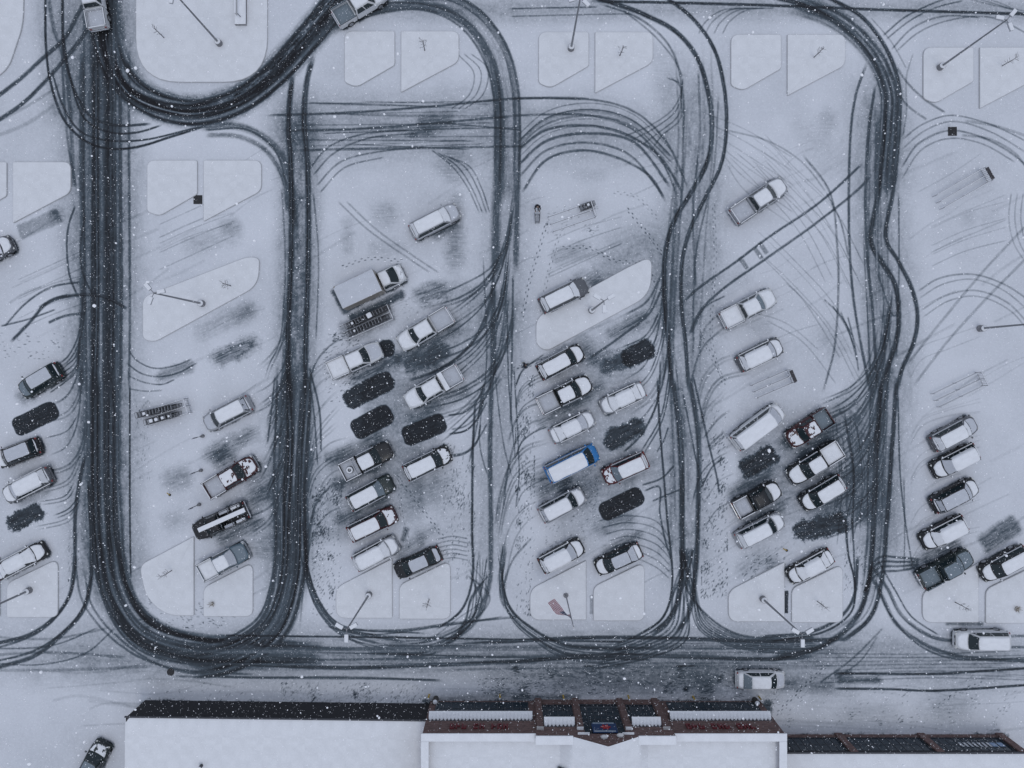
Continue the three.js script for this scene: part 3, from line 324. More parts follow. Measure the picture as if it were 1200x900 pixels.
// ---------------------------------------------------------------- vehicles: type, plan place of the body, heading, length, paint, snow on hood/windscreen/roof/back glass/tail (0 none, 1 snow, 2 wet snow, 3 film, 4 patchy), label
const VEH = [
  ['suv', -13, 296, 27, 56, 'grey', 'h1w1r1b1t1', 'snow covered car beside the grey bare slot by the wide worn lane'],
  ['suv', 46, 446, 211, 52, 'green', 'h3w0r2b0t1', 'dark green off-roader with bare bonnet and wet grey roof, tracks running into the lane behind'],
  ['suv', 20, 531, 201, 52, 'black', 'h1w0r2b0t4', 'dark car with bare windscreen and bare black tail beside a black empty slot'],
  ['suv', 31, 569, 207, 59, 'grey', 'h1w2r1b1t1', 'snow covered crossover with a dark rounded tail beside a ragged black empty slot'],
  ['sedan', 22, 658, 28, 64, 'black', 'h1w1r1b1t1', 'long snow covered saloon with black front bumper beside the end island with the lamp post'],
  ['suv', 266, 485, 207, 58, 'silver', 'h2w0r1b2t1', 'silver estate with bare windscreen, beside the rows of trolleys'],
  ['pickup', 270.5, 559, 31, 66, 'maroon', 'h4w0r4b0t2', 'dark red pickup with patchy snow on bonnet and roof'],
  ['utility', 258, 611, 204, 66, 'black', 'h0w0r0b0t2', 'black work truck with rack bed carrying a long snow covered ladder'],
  ['pickup', 262, 658, 28, 60, 'slate', 'h3w2r1b0t1', 'slate blue pickup with a wet bonnet and three snow panels over its back'],
  ['suv', 509.5, 259, 27, 60, 'silver', 'h2w1r1b1t1', 'snow covered van parked alone with a bare wet strip along one flank'],
  ['boxtruck', 437, 335, 25, 79, 'white', 'h4w0r1b0t1', 'white box lorry with a square cargo body and rusty bonnet edge'],
  ['pickup', 416, 422, 24, 66, 'white', 'h2w0r1b1t1', 'white pickup with snow filled bed, nose against a round black bare spot'],
  ['pickup', 498, 386, 211, 69, 'white', 'h1w0r1b0t2', 'white pickup with bare windscreen and wet snow in its open bed'],
  ['pickup', 507.5, 454, 210, 72, 'white', 'h1w0r1b0t2x', 'white pickup with a snowy toolbox across the front of its bed'],
  ['pickup', 429.5, 540, 27, 64, 'black', 'h0w0r1b2t2o', 'black pickup with a snowy spare wheel lying in its bed and bare bonnet'],
  ['suv', 501, 543, 26, 57, 'black', 'h4w0r1b1t1', 'dark car with square snow slab on its roof and nearly bare bonnet'],
  ['suv', 434, 578, 28, 56, 'green', 'h0w3r1b2t1', 'dark green car whose windscreen and bonnet have melted clear'],
  ['suv', 436, 614.5, 26, 59, 'maroon', 'h4w0r1b1t1', 'maroon off-roader with patchy pink bonnet and clear windscreen'],
  ['suv', 440.5, 649, 28, 55, 'silver', 'h1w1r1b1t1', 'car wholly blanketed in snow next to the black saloon'],
  ['sedan', 489, 660, 204, 56, 'black', 'h0w0r2b0t2', 'black saloon with bare bonnet and grey snow on its roof'],
  ['suv', 661, 346, 26, 58, 'grey', 'h0w1r1b1t1', 'snow covered estate with melted black bonnet beside the slanted island with the lamp post'],
  ['suv', 657.5, 424, 28, 56, 'black', 'h1w0r1b1t1', 'boxy off-roader split into a snowy roof and snowy bonnet by a thin clear windscreen'],
  ['pickup', 662, 462, 26, 66, 'black', 'h1w0r1b0t2', 'black single cab pickup with ridged grey snow in the bed'],
  ['sedan', 671, 500.5, 26, 54, 'silver', 'h1w2r1b1t1', 'saloon fully coated in snow beside the blue van'],
  ['van', 670.5, 543, 26, 64, 'blue', 'h0w0r1b1t1', 'bright blue van with white snow roof and clear black windscreen'],
  ['suv', 659, 592, 28, 56, 'silver', 'h1w0r1b2t4', 'silver car with wet grey tail and snowy bonnet in front of the blue van'],
  ['sedan', 730, 467, 205, 54, 'silver', 'h1w1r1b1t1', 'snow blanketed saloon beside the faded black bare slot'],
  ['suv', 733, 549.5, 204, 54, 'red', 'h4w3r1b1t1', 'red car with patchy bonnet and square snow slab on its roof'],
  ['suv', 658.5, 651.5, 28, 54, 'black', 'h1w2r1b1t1', 'car with black trimmed bonnet and snowy roof beside the island with the flag'],
  ['sedan', 725, 656, 204, 56, 'black', 'h1w0r2b2t1', 'black saloon with clear windscreen and snowy bonnet beside the flag island'],
  ['pickup', 889.5, 234.5, 34, 71, 'silver', 'h1w0r1b0t2', 'silver pickup with a round dip in its bed snow, parked alone'],
  ['pickup', 877, 361, 27, 67, 'white', 'h1w3r1b0t1', 'white pickup wholly snowed under with half covered windscreen'],
  ['suv', 891.5, 415.5, 26, 54, 'grey', 'h1w2r1b1t1', 'snow covered crossover beside the trolley bay with one dark end bar'],
  ['van', 888.5, 500, 37, 68, 'white', 'h1w2r1b1t1', 'long white van under snow with dark lined windscreen'],
  ['pickup', 948.5, 502, 213, 57, 'maroon', 'h4w0r4b0t3', 'small maroon pickup with clear windscreen and thin snow on the bed'],
  ['pickup', 955, 543, 212, 69, 'black', 'h1w0r1b1t1', 'black pickup with wide snow heaped bed and white bonnet'],
  ['suv', 964.5, 578, 211, 54, 'black', 'h1w0r1b1t1', 'dark car with clear windscreen next to the large oval bare slot'],
  ['pickup', 887.5, 585, 28, 58, 'black', 'h1w0r0b0t2', 'black pickup with bare cab roof and slatted snow in its bed'],
  ['suv', 891, 621.5, 27, 59, 'silver', 'h1w0r1b1t1', 'silver estate with clear green windscreen and dark roof rail'],
  ['sedan', 950.5, 664.5, 209, 56, 'black', 'h1w1r1b1t1', 'snow buried saloon with one black flank against the corner island'],
  ['suv', 1119, 508, 28, 56, 'grey', 'h2w1r1b1t1', 'snow covered crossover beside the empty trolley bay with grid end'],
  ['suv', 1120, 540.5, 207, 56, 'black', 'h1w2r1b1t1', 'snow covered car with a thin arc at its windscreen between two dark edged cars'],
  ['suv', 1120, 581, 27, 56, 'black', 'h1w2r2b2t1', 'dark edged car with sunken wet roof panel between two snow covered cars'],
  ['suv', 1107, 624.5, 207, 55, 'black', 'h1w1r1b1t1', 'snow covered car with one black flank beside the dark green pickup'],
  ['pickup', 1109, 666.5, 28, 66, 'green', 'h3w3r3b0t3', 'dark green pickup with only a wet film of snow'],
  ['suv', 1178, 661, 208, 58, 'black', 'h1w0r1b1t1', 'dark car with clear windscreen beside the grey half melted slot'],
  ['suv', 1152, 751, 180, 63, 'white', 'h1w0r1b1t1s', 'white off-roader driving along the lower lane with dark sunroof'],
  ['sedan', 892.5, 798, 0, 56, 'white', 'h2w0r1b3t1', 'white saloon stopped before the shop entrance'],
  ['suv', 107, 897, 62, 56, 'green', 'h4w0r3b0t1', 'dark green car driving past the end of the low shop wing'],
  ['pickup', 109.5, 1, 100, 66, 'white', 'h1w0r1b0t4', 'white pickup with slush streaked bed driving up the wide worn lane'],
  ['pickup', 421.5, 5.5, 31, 66, 'white', 'h1w0r1b0t3', 'white crew cab pickup driving round the curved loop']
];
for (const [ty, u, v, th, L] of VEH) {           // asphalt under a parked car stays bare
  const gu = 600 + (u - 600) * 0.988, gv = 435 + (v - 435) * 0.988, w = { sedan: 21, suv: 22, pickup: 23, van: 24, boxtruck: 26, utility: 24 }[ty];
  patch(gu, gv, L - 2, w - 1, th, 0.9, 2.2, 4, 2.2);
}
// --- cover map to colour and relief
const SNOWC = [0.635, 0.65, 0.685], SLC = [0.086, 0.107, 0.126], ASC = [0.0115, 0.0115, 0.0135];
const lut = new Uint8Array(4096); for (let i = 0; i < 4096; i++) { const c = i / 4095; lut[i] = Math.round(255 * (c <= 0.0031308 ? 12.92 * c : 1.055 * Math.pow(c, 1 / 2.4) - 0.055)); }
const lot = new THREE.Group(); top(lot, 'parking_lot', null, null, null, 'structure');
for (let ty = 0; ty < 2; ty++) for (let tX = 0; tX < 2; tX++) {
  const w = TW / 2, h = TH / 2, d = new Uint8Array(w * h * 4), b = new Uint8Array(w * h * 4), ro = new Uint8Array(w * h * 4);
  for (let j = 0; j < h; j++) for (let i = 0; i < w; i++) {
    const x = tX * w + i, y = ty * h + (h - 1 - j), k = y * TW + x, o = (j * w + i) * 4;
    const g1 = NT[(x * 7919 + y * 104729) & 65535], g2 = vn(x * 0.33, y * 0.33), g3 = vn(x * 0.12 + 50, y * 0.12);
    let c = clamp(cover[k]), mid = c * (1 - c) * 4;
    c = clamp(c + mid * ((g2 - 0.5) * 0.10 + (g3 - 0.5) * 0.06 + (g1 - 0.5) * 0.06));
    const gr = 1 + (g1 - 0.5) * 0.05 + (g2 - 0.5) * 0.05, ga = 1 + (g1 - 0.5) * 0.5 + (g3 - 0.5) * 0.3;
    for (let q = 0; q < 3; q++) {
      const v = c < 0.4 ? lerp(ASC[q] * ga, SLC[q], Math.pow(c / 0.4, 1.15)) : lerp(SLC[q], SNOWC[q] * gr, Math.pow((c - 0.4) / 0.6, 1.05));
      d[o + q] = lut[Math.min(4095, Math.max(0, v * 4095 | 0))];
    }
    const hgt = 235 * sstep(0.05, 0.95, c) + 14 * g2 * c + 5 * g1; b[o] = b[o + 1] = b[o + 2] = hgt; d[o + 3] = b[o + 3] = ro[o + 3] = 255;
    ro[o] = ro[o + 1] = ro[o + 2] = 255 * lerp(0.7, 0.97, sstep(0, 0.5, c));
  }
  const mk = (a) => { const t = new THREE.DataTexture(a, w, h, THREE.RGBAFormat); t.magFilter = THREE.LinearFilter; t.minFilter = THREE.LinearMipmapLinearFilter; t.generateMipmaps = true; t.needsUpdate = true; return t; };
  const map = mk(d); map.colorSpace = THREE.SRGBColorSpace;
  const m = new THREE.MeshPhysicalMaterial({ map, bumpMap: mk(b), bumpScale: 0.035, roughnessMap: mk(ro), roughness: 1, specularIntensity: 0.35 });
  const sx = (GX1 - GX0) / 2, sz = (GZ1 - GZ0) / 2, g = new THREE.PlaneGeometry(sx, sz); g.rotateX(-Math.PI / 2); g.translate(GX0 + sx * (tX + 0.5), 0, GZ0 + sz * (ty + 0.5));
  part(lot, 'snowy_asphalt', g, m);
}
{ const g = new THREE.PlaneGeometry(1600, 1600); g.rotateX(-Math.PI / 2); planUV(g, 0.2); const o = new THREE.Mesh(g, mat(0.52, 0.535, 0.57, 0.95, { bumpMap: snowBump, bumpScale: 0.02 })); o.position.y = -0.02; top(o, 'snow_field', null, null, null, 'structure'); }

// ---------------------------------------------------------------- raised islands: kerb and undisturbed snow
const KERB = mat(0.42, 0.425, 0.435, 0.9);
function roundShape(pts, r) {
  const s = new THREE.Shape(), n = pts.length;
  for (let i = 0; i < n; i++) {
    const p = pts[i], a = pts[(i + n - 1) % n], b = pts[(i + 1) % n], rad = Math.min(p[2] ?? r, Math.hypot(a[0] - p[0], a[1] - p[1]) * 0.48, Math.hypot(b[0] - p[0], b[1] - p[1]) * 0.48);
    const q = (o) => { const l = Math.hypot(o[0] - p[0], o[1] - p[1]); return [p[0] + (o[0] - p[0]) / l * rad, p[1] + (o[1] - p[1]) / l * rad]; };
    const A = q(a), B = q(b); i ? s.lineTo(...A) : s.moveTo(...A); s.quadraticCurveTo(p[0], p[1], ...B);
  }
  s.closePath(); return s;
}
function island(pts, r = 10) {
  const P = pts.map(p => [PX(p[0]), -PZ(p[1]), p[2] === undefined ? undefined : p[2] / UPM]), g = new THREE.Group();
  const ex = (depth, bev, y) => { const e = new THREE.ExtrudeGeometry(roundShape(P, r / UPM), { depth, bevelEnabled: true, bevelThickness: bev, bevelSize: bev, bevelOffset: -bev - (y > 0.05 ? 0.035 : 0), bevelSegments: 3, curveSegments: 8 }); e.rotateX(-Math.PI / 2); e.translate(0, y + bev, 0); return planUV(e, 0.25); };
  part(g, 'kerb', ex(0.09, 0.02, -0.01), KERB); part(g, 'snow_cover', ex(0.01, 0.045, 0.075), SNOWG);
  top(g, 'traffic_island', null, null, null, 'structure');
}
island([[-70, -40], [30, -40], [28, 30, 14], [10, 84, 24], [-20, 100, 14], [-70, 100]]);
island([[160, -40], [160, 97, 52], [314, 97, 52], [314, -40]]);
for (const [a, y] of [[404, 37], [631, 38], [856, 41], [1081, 56], [173, 188], [-50, 190]]) {
  island([[a, y, 10], [a + 59, y, 3], [a + 59, y + 40, 3], [a + 14, y + 66, 12], [a, y + 60, 4]], 8);
  island([[a + 66, y, 2], [a + 134, y, 9], [a + 134, y + 36, 8], [a + 66, y + 72, 2]], 6);
}
island([[168, 348, 10], [290, 301, 14], [305, 302, 12], [303, 335, 18], [182, 401, 14], [168, 398, 8]]);
island([[628, 372, 12], [738, 312, 10], [764, 300, 18], [762, 346, 20], [640, 412, 16], [628, 404, 8]]);
for (const [a, y] of [[394, 652], [621, 654], [853, 656], [1080, 657], [-65, 650]]) {
  island([[a, y + 36, 10], [a + 66, y + 2, 2], [a + 66, y + 72, 2], [a, y + 72, 12]], 8);
  island([[a + 74, y + 33, 8], [a + 134, y + 4, 12], [a + 134, y + 73, 9], [a + 74, y + 73, 2]], 8);
}
island([[164, 662, 10], [228, 628, 2], [228, 721, 2], [196, 721, 20], [172, 700, 14]]); island([[239, 688, 8], [297, 658, 12], [297, 722, 9], [239, 722, 2]], 8);

// ---------------------------------------------------------------- vehicles
const SPEC = {   // fractions of the length: windscreen foot, roof front, roof rear, back glass foot; heights
  sedan: { W: 1.84, H: 1.46, belt: 0.95, nose: 0.68, tail: 0.93, f: [0.29, 0.13, -0.235, -0.385], wr: 0.62, bow: 0.16, sill: 0.2 },
  suv: { W: 1.93, H: 1.74, belt: 1.08, nose: 0.86, tail: 1.06, f: [0.275, 0.14, -0.40, -0.465], wr: 0.68, bow: 0.15, sill: 0.26 },
  van: { W: 2.04, H: 2.08, belt: 1.22, nose: 0.95, tail: 1.2, f: [0.375, 0.235, -0.455, -0.485], wr: 0.80, bow: 0.16, sill: 0.28 },
  pickup: { W: 2.0, H: 1.88, belt: 1.16, nose: 0.98, tail: 1.1, f: [0.245, 0.13, -0.115, -0.14], wr: 0.70, bow: 0.14, sill: 0.34, bed: 1 },
  utility: { W: 2.0, H: 1.95, belt: 1.18, nose: 1.0, tail: 1.1, f: [0.245, 0.13, -0.02, -0.045], wr: 0.70, bow: 0.12, sill: 0.36, bed: 1 },
  boxtruck: { W: 2.06, H: 2.1, belt: 1.25, nose: 1.05, tail: 1.1, f: [0.385, 0.265, 0.15, 0.135], wr: 0.72, bow: 0.12, sill: 0.36, cargo: 1 }
};
const DROP = [[0, 0.025], [0.5, 0.018], [0.82, -0.012], [0.93, -0.06], [1, -0.16]];
const drop = t => { for (let i = 1; i < DROP.length; i++) if (t <= DROP[i][0]) return lerp(DROP[i - 1][1], DROP[i][1], (t - DROP[i - 1][0]) / (DROP[i][0] - DROP[i - 1][0])); return -0.16; };
function vehicle([type, u, v, th, Lp, col, snow, label], index) {
  const S = SPEC[type], L = Lp / UPM / 1.012, hw = S.W / 2, g = new THREE.Group(), P = paint(col), lv = { h: 0, w: 0, r: 0, b: 0, t: 0 };
  for (const m of snow.matchAll(/([hwrbt])(\d)/g)) lv[m[1]] = +m[2];
  const cbF = S.f[0] * L, crF = S.f[1] * L, crR = S.f[2] * L, cbR = S.f[3] * L, x1 = L / 2, x0 = S.bed ? cbR - 0.06 : S.cargo ? cbR : -L / 2;
  const wAt = x => { const t = x / (L / 2); return t > 0 ? hw * (1 - 0.26 * Math.pow(t, 5)) : hw * (1 - (S.bed || S.cargo ? 0 : 0.17) * Math.pow(-t, 5)); };
  const yT = x => { // height of the bonnet, waist and boot line
    if (x > cbF) return lerp(S.belt, S.nose, Math.pow((x - cbF) / (x1 - cbF), 1.6));
    if (x < cbR) return lerp(S.belt, S.tail, clamp((cbR - x) / Math.max(0.01, cbR + L / 2)));
    return S.belt;
  };
  const bodyTop = (x, z) => yT(x) + drop(Math.min(1, Math.abs(z) / wAt(x)));
  const wb = hw * 0.93, wr = S.wr, bow = z => S.bow * (1 - (z / wb) ** 2);
  const cabin = (x, z) => { const fx = x - bow(z), s = (wb - Math.abs(z)) / (wb - wr), t = Math.min(1, (cbF - fx) / (cbF - crF), (x - cbR) / Math.max(0.02, crR - cbR), s); return S.belt + (S.H - S.belt) * t + (t >= 0.9 ? 0.03 * (1 - (z / wr) ** 2) : 0); };
  const surf = (x, z) => Math.max(bodyTop(x, z), cabin(x, z));
  // body shell
  { const xs = []; for (let i = 0; i <= 26; i++) xs.push(lerp(x0, x1, i / 26)); const ring = [], pts = [], idx = [], lower = [[1, S.sill + 0.30, 1], [1, S.sill + 0.12, 1], [0.94, S.sill, 1]];
    for (let i = 0; i < xs.length; i++) {
      const e = i === 0 ? 0 : i === xs.length - 1 ? 1 : -1, x = xs[i], w = wAt(x) * (e >= 0 ? 0.93 : 1), row = [];
      const half = [...[0, 0.25, 0.5, 0.68, 0.82, 0.93, 1].map(t => [t * w, yT(x) + drop(t) - (e >= 0 ? 0.07 : 0)]), ...lower.map(([k, y]) => [k * w, y])];
      for (let q = half.length - 1; q > 0; q--) row.push([x, half[q][1], -half[q][0]]); for (const q of half) row.push([x, q[1], q[0]]);
      ring.push(row);
    }
    const n = ring[0].length; for (const r of ring) for (const p of r) pts.push(...p);
    for (let i = 0; i < ring.length - 1; i++) for (let j = 0; j < n - 1; j++) { const a = i * n + j, b = a + 1, c = a + n, d = c + 1; idx.push(a, b, c, b, d, c); }
    for (const [r, flip] of [[0, 1], [ring.length - 1, 0]]) { const base = r * n, ci = pts.length / 3; const m = ring[r]; pts.push(m[0][0] + (flip ? -0.03 : 0.03), (S.sill + S.belt) / 2, 0); for (let j = 0; j < n - 1; j++) flip ? idx.push(ci, base + j + 1, base + j) : idx.push(ci, base + j, base + j + 1); }
    const geo = new THREE.BufferGeometry(); geo.setAttribute('position', new THREE.Float32BufferAttribute(pts, 3)); geo.setIndex(idx); geo.computeVertexNormals();
    part(g, 'body', geo, P);
    part(g, 'underbody', box(x1 - x0 - 0.4 + (S.bed || S.cargo ? L * 0.32 : 0), 0.22, S.W * 0.8, (x0 + x1) / 2 - (S.bed || S.cargo ? L * 0.16 : 0), S.sill + 0.02, 0), TRIM); }
  // cabin with roof, then panes
  { const xp = [cbR, lerp(cbR, crR, 0.5), crR, lerp(crR, crF, 0.25), lerp(crR, crF, 0.5), lerp(crR, crF, 0.75), crF, lerp(crF, cbF, 0.5), cbF], zp = [-1, -0.5, 0, 0.2, 0.4, 0.6, 0.8, 1];
    const zs = [-wb, -(wb + wr) / 2, -wr, -wr * 0.6, -wr * 0.2, wr * 0.2, wr * 0.6, wr, (wb + wr) / 2, wb];
    const geo = gridGeo(8, 9, (a, b) => { const i = Math.round(a * 8), j = Math.round(b * 9), z = zs[j], x = xp[i] + (i >= 6 ? bow(z) : 0); return [x, cabin(Math.min(x, cbF + bow(z)), z) - (i === 0 || i === 8 || j === 0 || j === 9 ? 0.06 : 0), z]; });
    const cab = part(g, 'cabin', geo, P);
    const pane = (name, c) => { const geo2 = gridGeo(6, 2, (a, b) => c(a, b)); part(g, name, geo2, GLASS); };
    const dyF = 0.02, ins = 0.1;
    pane('windscreen', (a, b) => { const t = lerp(0.04, 0.95, b), w = lerp(wb, wr, t) - ins, z = lerp(-w, w, a); return [lerp(cbF, crF, t) + bow(z) + 0.015, S.belt + (S.H - S.belt) * t + dyF, z]; });
    pane('rear_window', (a, b) => { const t = lerp(0.12, 0.9, b), w = lerp(wb, wr, t) - ins, z = lerp(w, -w, a); return [lerp(cbR, crR, t) - 0.02, S.belt + (S.H - S.belt) * t + 0.012, z]; });
    const nWin = type === 'van' ? 3 : type === 'boxtruck' || type === 'utility' ? 1 : 2;
    for (const s of [-1, 1]) for (let k = 0; k < nWin; k++) pane('side_window', (a, b) => {
      const t = lerp(0.1, 0.85, s > 0 ? b : 1 - b), xf = lerp(cbF, crF, t) - 0.12, xr = lerp(cbR, crR, t) + 0.12, A = lerp(xr, xf, k / nWin) + (k ? 0.05 : 0), B = lerp(xr, xf, (k + 1) / nWin) - (k < nWin - 1 ? 0.05 : 0);
      return [lerp(A, B, a), S.belt + (S.H - S.belt) * t + 0.004, s * (lerp(wb, wr, t) + 0.016)]; });
    if (snow.includes('s')) part(cab, 'sunroof', box(0.42, 0.03, 0.86, crF - 0.62, S.H + 0.055, 0), GLASS);
  }
  // wheels
  const wr0 = type === 'sedan' ? 0.32 : 0.37, ax = [x1 - 0.2 * L + 0.06, -x1 + 0.2 * L];
  for (const x of ax) for (const s of [-1, 1]) {
    const t = new THREE.CylinderGeometry(wr0, wr0, 0.23, 18); t.rotateX(Math.PI / 2); t.translate(x, wr0, s * (hw - 0.1)); const w = part(g, 'wheel', t, RUBBER);
    const r = new THREE.CylinderGeometry(wr0 * 0.62, wr0 * 0.66, 0.03, 14); r.rotateX(Math.PI / 2 * s); r.translate(x, wr0, s * (hw + 0.02)); part(w, 'rim', r, RIM);
  }
  // lamps, bumpers, mirrors
  const nx = x1 - 0.03, ny = S.nose - 0.14;
  for (const s of [-1, 1]) {
    part(g, 'headlight', rbox(0.16, 0.15, 0.34, 0.05, nx - 0.05, ny, s * (hw * 0.62)), LAMPW);
    part(g, 'tail_light', rbox(0.1, 0.2, 0.22, 0.04, -x1 + 0.03, S.tail - 0.2, s * (hw * 0.76)), LAMPR);
    part(g, 'mirror', rbox(0.13, 0.15, 0.2, 0.05, cbF - 0.12, S.belt + 0.13, s * (hw + 0.1)), P);
  }
  part(g, 'front_bumper', gridGeo(8, 2, (a, b) => { const z = lerp(-hw * 0.92, hw * 0.92, a), x = x1 + 0.06 - 0.16 * (z / hw) ** 4; return [b < 0.1 ? x - 0.2 : x - (b > 0.9 ? 0.02 : 0), b < 0.1 ? S.sill + 0.36 : b > 0.9 ? S.sill + 0.02 : S.sill + 0.34, z]; }), S.bed || S.cargo ? CHROME : P);
  part(g, 'rear_bumper', rbox(0.16, 0.24, S.W * 0.92, 0.06, -x1 - 0.03, S.sill + 0.22, 0), S.bed || S.cargo ? CHROME : P);
  part(g, 'grille', box(0.06, 0.2, S.W * 0.5, x1 - 0.01, ny - 0.02, 0), TRIM);
  // load beds and cargo box
  const bx0 = -x1 + 0.02, bx1 = x0 - 0.03, bl = bx1 - bx0, bm = (bx0 + bx1) / 2;
  if (S.bed) {
    const fl = 0.72, hh = S.tail + 0.12 - fl, bw = S.W * 0.985, pan = part(g, 'bed', merge([box(bl, 0.06, bw, bm, fl, 0), box(bl, hh, 0.1, bm, fl + hh / 2, bw / 2 - 0.05), box(bl, hh, 0.1, bm, fl + hh / 2, -bw / 2 + 0.05), box(0.08, hh, bw - 0.2, bx1 - 0.04, fl + hh / 2, 0), box(bl * 0.94, 0.34, 0.08, bm, fl - 0.16, bw / 2 - 0.06), box(bl * 0.94, 0.34, 0.08, bm, fl - 0.16, -bw / 2 + 0.06)]), P);
    part(pan, 'tailgate', rbox(0.09, hh - 0.02, bw - 0.22, 0.02, bx0 + 0.05, fl + hh / 2, 0), P);
    for (const s of [-1, 1]) part(pan, 'bed_rail', rbox(bl, 0.04, 0.13, 0.015, bm, fl + hh + 0.015, s * (bw / 2 - 0.05)), TRIM);
    if (type === 'pickup') {
      const d = lv.t === 1 ? 0.3 : 0.1, m = [null, SNOW, SLUSH, SLUSHD, SLUSH][lv.t];
      part(pan, 'snow_cover', gridGeo(14, 12, (a, b) => { const x = lerp(bx0 + 0.11, bx1 - 0.09, a), z = lerp(-bw / 2 + 0.11, bw / 2 - 0.11, b), e = Math.min(1, 8 * Math.min(a, 1 - a, b, 1 - b)); const dip = 0.14 * Math.exp(-((x - bm - 0.15) ** 2 + z * z) / 0.09); return [x, fl + 0.04 + d + 0.05 * e + 0.06 * (fbm(x * 2 + index * 7, z * 2) - 0.5) - (lv.t <= 2 ? dip : 0) + (label.includes('ridged') || label.includes('slatted') ? 0.03 * Math.sin(label.includes('slatted') ? x * 9 : z * 22) : 0), z]; }), m);
      for (const s of [-1, 1]) part(pan, 'rail_snow', rbox(bl * 0.94, 0.05, 0.08, 0.02, bm, fl + hh + 0.05, s * (bw / 2 - 0.055)), lv.t === 3 ? SLUSHD : SNOW);
      if (lv.t !== 3) part(pan, 'tailgate_snow', rbox(0.08, 0.05, bw - 0.3, 0.02, bx0 + 0.05, fl + hh + 0.02, 0), SNOW);
      if (snow.includes('x')) { const tb = part(g, 'toolbox', rbox(0.5, 0.4, bw + 0.02, 0.03, bx1 - 0.28, fl + hh - 0.06, 0), STEEL); part(tb, 'snow_cover', rbox(0.5, 0.09, bw, 0.04, bx1 - 0.28, fl + hh + 0.18, 0), SNOW); }
      if (snow.includes('o')) { const t = new THREE.TorusGeometry(0.26, 0.11, 8, 20); t.rotateX(Math.PI / 2); t.translate(bm - 0.1, fl + 0.3, 0.05); const sp = part(g, 'spare_wheel', t, RUBBER); const t2 = new THREE.TorusGeometry(0.26, 0.085, 6, 20); t2.rotateX(Math.PI / 2); t2.scale(1, 0.6, 1); t2.translate(bm - 0.1, fl + 0.39, 0.05); part(sp, 'snow_ring', t2, SNOW); part(g, 'bed_bar', merge([box(0.1, 0.1, bw - 0.2, bx1 - 0.5, fl + hh, 0)]), STEEL); }
    } else {              // rack body with a ladder lying on it
      const rk = []; for (const z of [-0.86, 0.86]) { for (const x of [bx1 - 0.1, bm, bx0 + 0.2]) rk.push(box(0.07, 1.0, 0.07, x, 1.55, z)); rk.push(box(bl - 0.2, 0.07, 0.07, bm, 2.05, z)); } for (const x of [bx1 - 0.1, bm, bx0 + 0.2]) rk.push(box(0.07, 0.06, 1.8, x, 2.05, 0));
      part(g, 'rack', merge(rk), TRIM);
      for (const s of [-1, 1]) { const lk = part(g, 'locker', rbox(bl * 0.42, 0.5, 0.36, 0.03, bm + bl * 0.24, 1.3, s * 0.76), STEEL); part(lk, 'snow_cover', rbox(bl * 0.42, 0.07, 0.36, 0.03, bm + bl * 0.24, 1.57, s * 0.76), SLUSH); const l2 = part(g, 'locker', rbox(bl * 0.4, 0.42, 0.36, 0.03, bm - bl * 0.24, 1.26, s * 0.76), STEEL); part(l2, 'snow_cover', rbox(bl * 0.38, 0.06, 0.34, 0.03, bm - bl * 0.24, 1.49, s * 0.76), SNOW); }
      const ld = []; for (const z of [-0.2, 0.2]) ld.push(box(5.1, 0.09, 0.05, -0.75, 2.13, z + 0.1)); for (let i = 0; i < 15; i++) ld.push(box(0.05, 0.04, 0.4, -3.2 + i * 0.35, 2.13, 0.1)); const l = part(g, 'ladder', merge(ld), STEEL); part(l, 'snow_cover', rbox(5.05, 0.1, 0.46, 0.04, -0.75, 2.2, 0.1), SNOW);
      part(g, 'bed_load', merge([rbox(0.6, 0.3, 0.5, 0.04, bm, 0.95, 0.1), rbox(0.5, 0.25, 0.4, 0.04, bm - 0.8, 0.9, -0.1)]), SLUSHD);
    }
  }
  if (S.cargo) {
    const ch = 2.1, cw = 2.38, cy = 0.85, cb = part(g, 'cargo_box', rbox(bl, ch, cw, 0.05, bm, cy + ch / 2, 0), paint('tan'));
    part(cb, 'rear_door', box(0.03, ch - 0.2, cw - 0.24, bx0 - 0.015, cy + ch / 2, 0), STEEL);
    part(cb, 'snow_cover', gridGeo(16, 12, (a, b) => { const e = Math.min(1, 7 * Math.min(a, 1 - a, b, 1 - b)), x = lerp(bx0 + 0.02, bx1 - 0.02, a), z = lerp(-cw / 2 + 0.03, cw / 2 - 0.03, b); return [x, cy + ch + 0.1 * Math.sqrt(e) + 0.03 * (fbm(x * 2, z * 2) - 0.5) + (a > 0.9 ? 0.05 : 0), z]; }), SLUSHROOF);
  }
  // snow lying on the panels
  const MS = [null, SNOW, SLUSH, SLUSHD, SNOW];
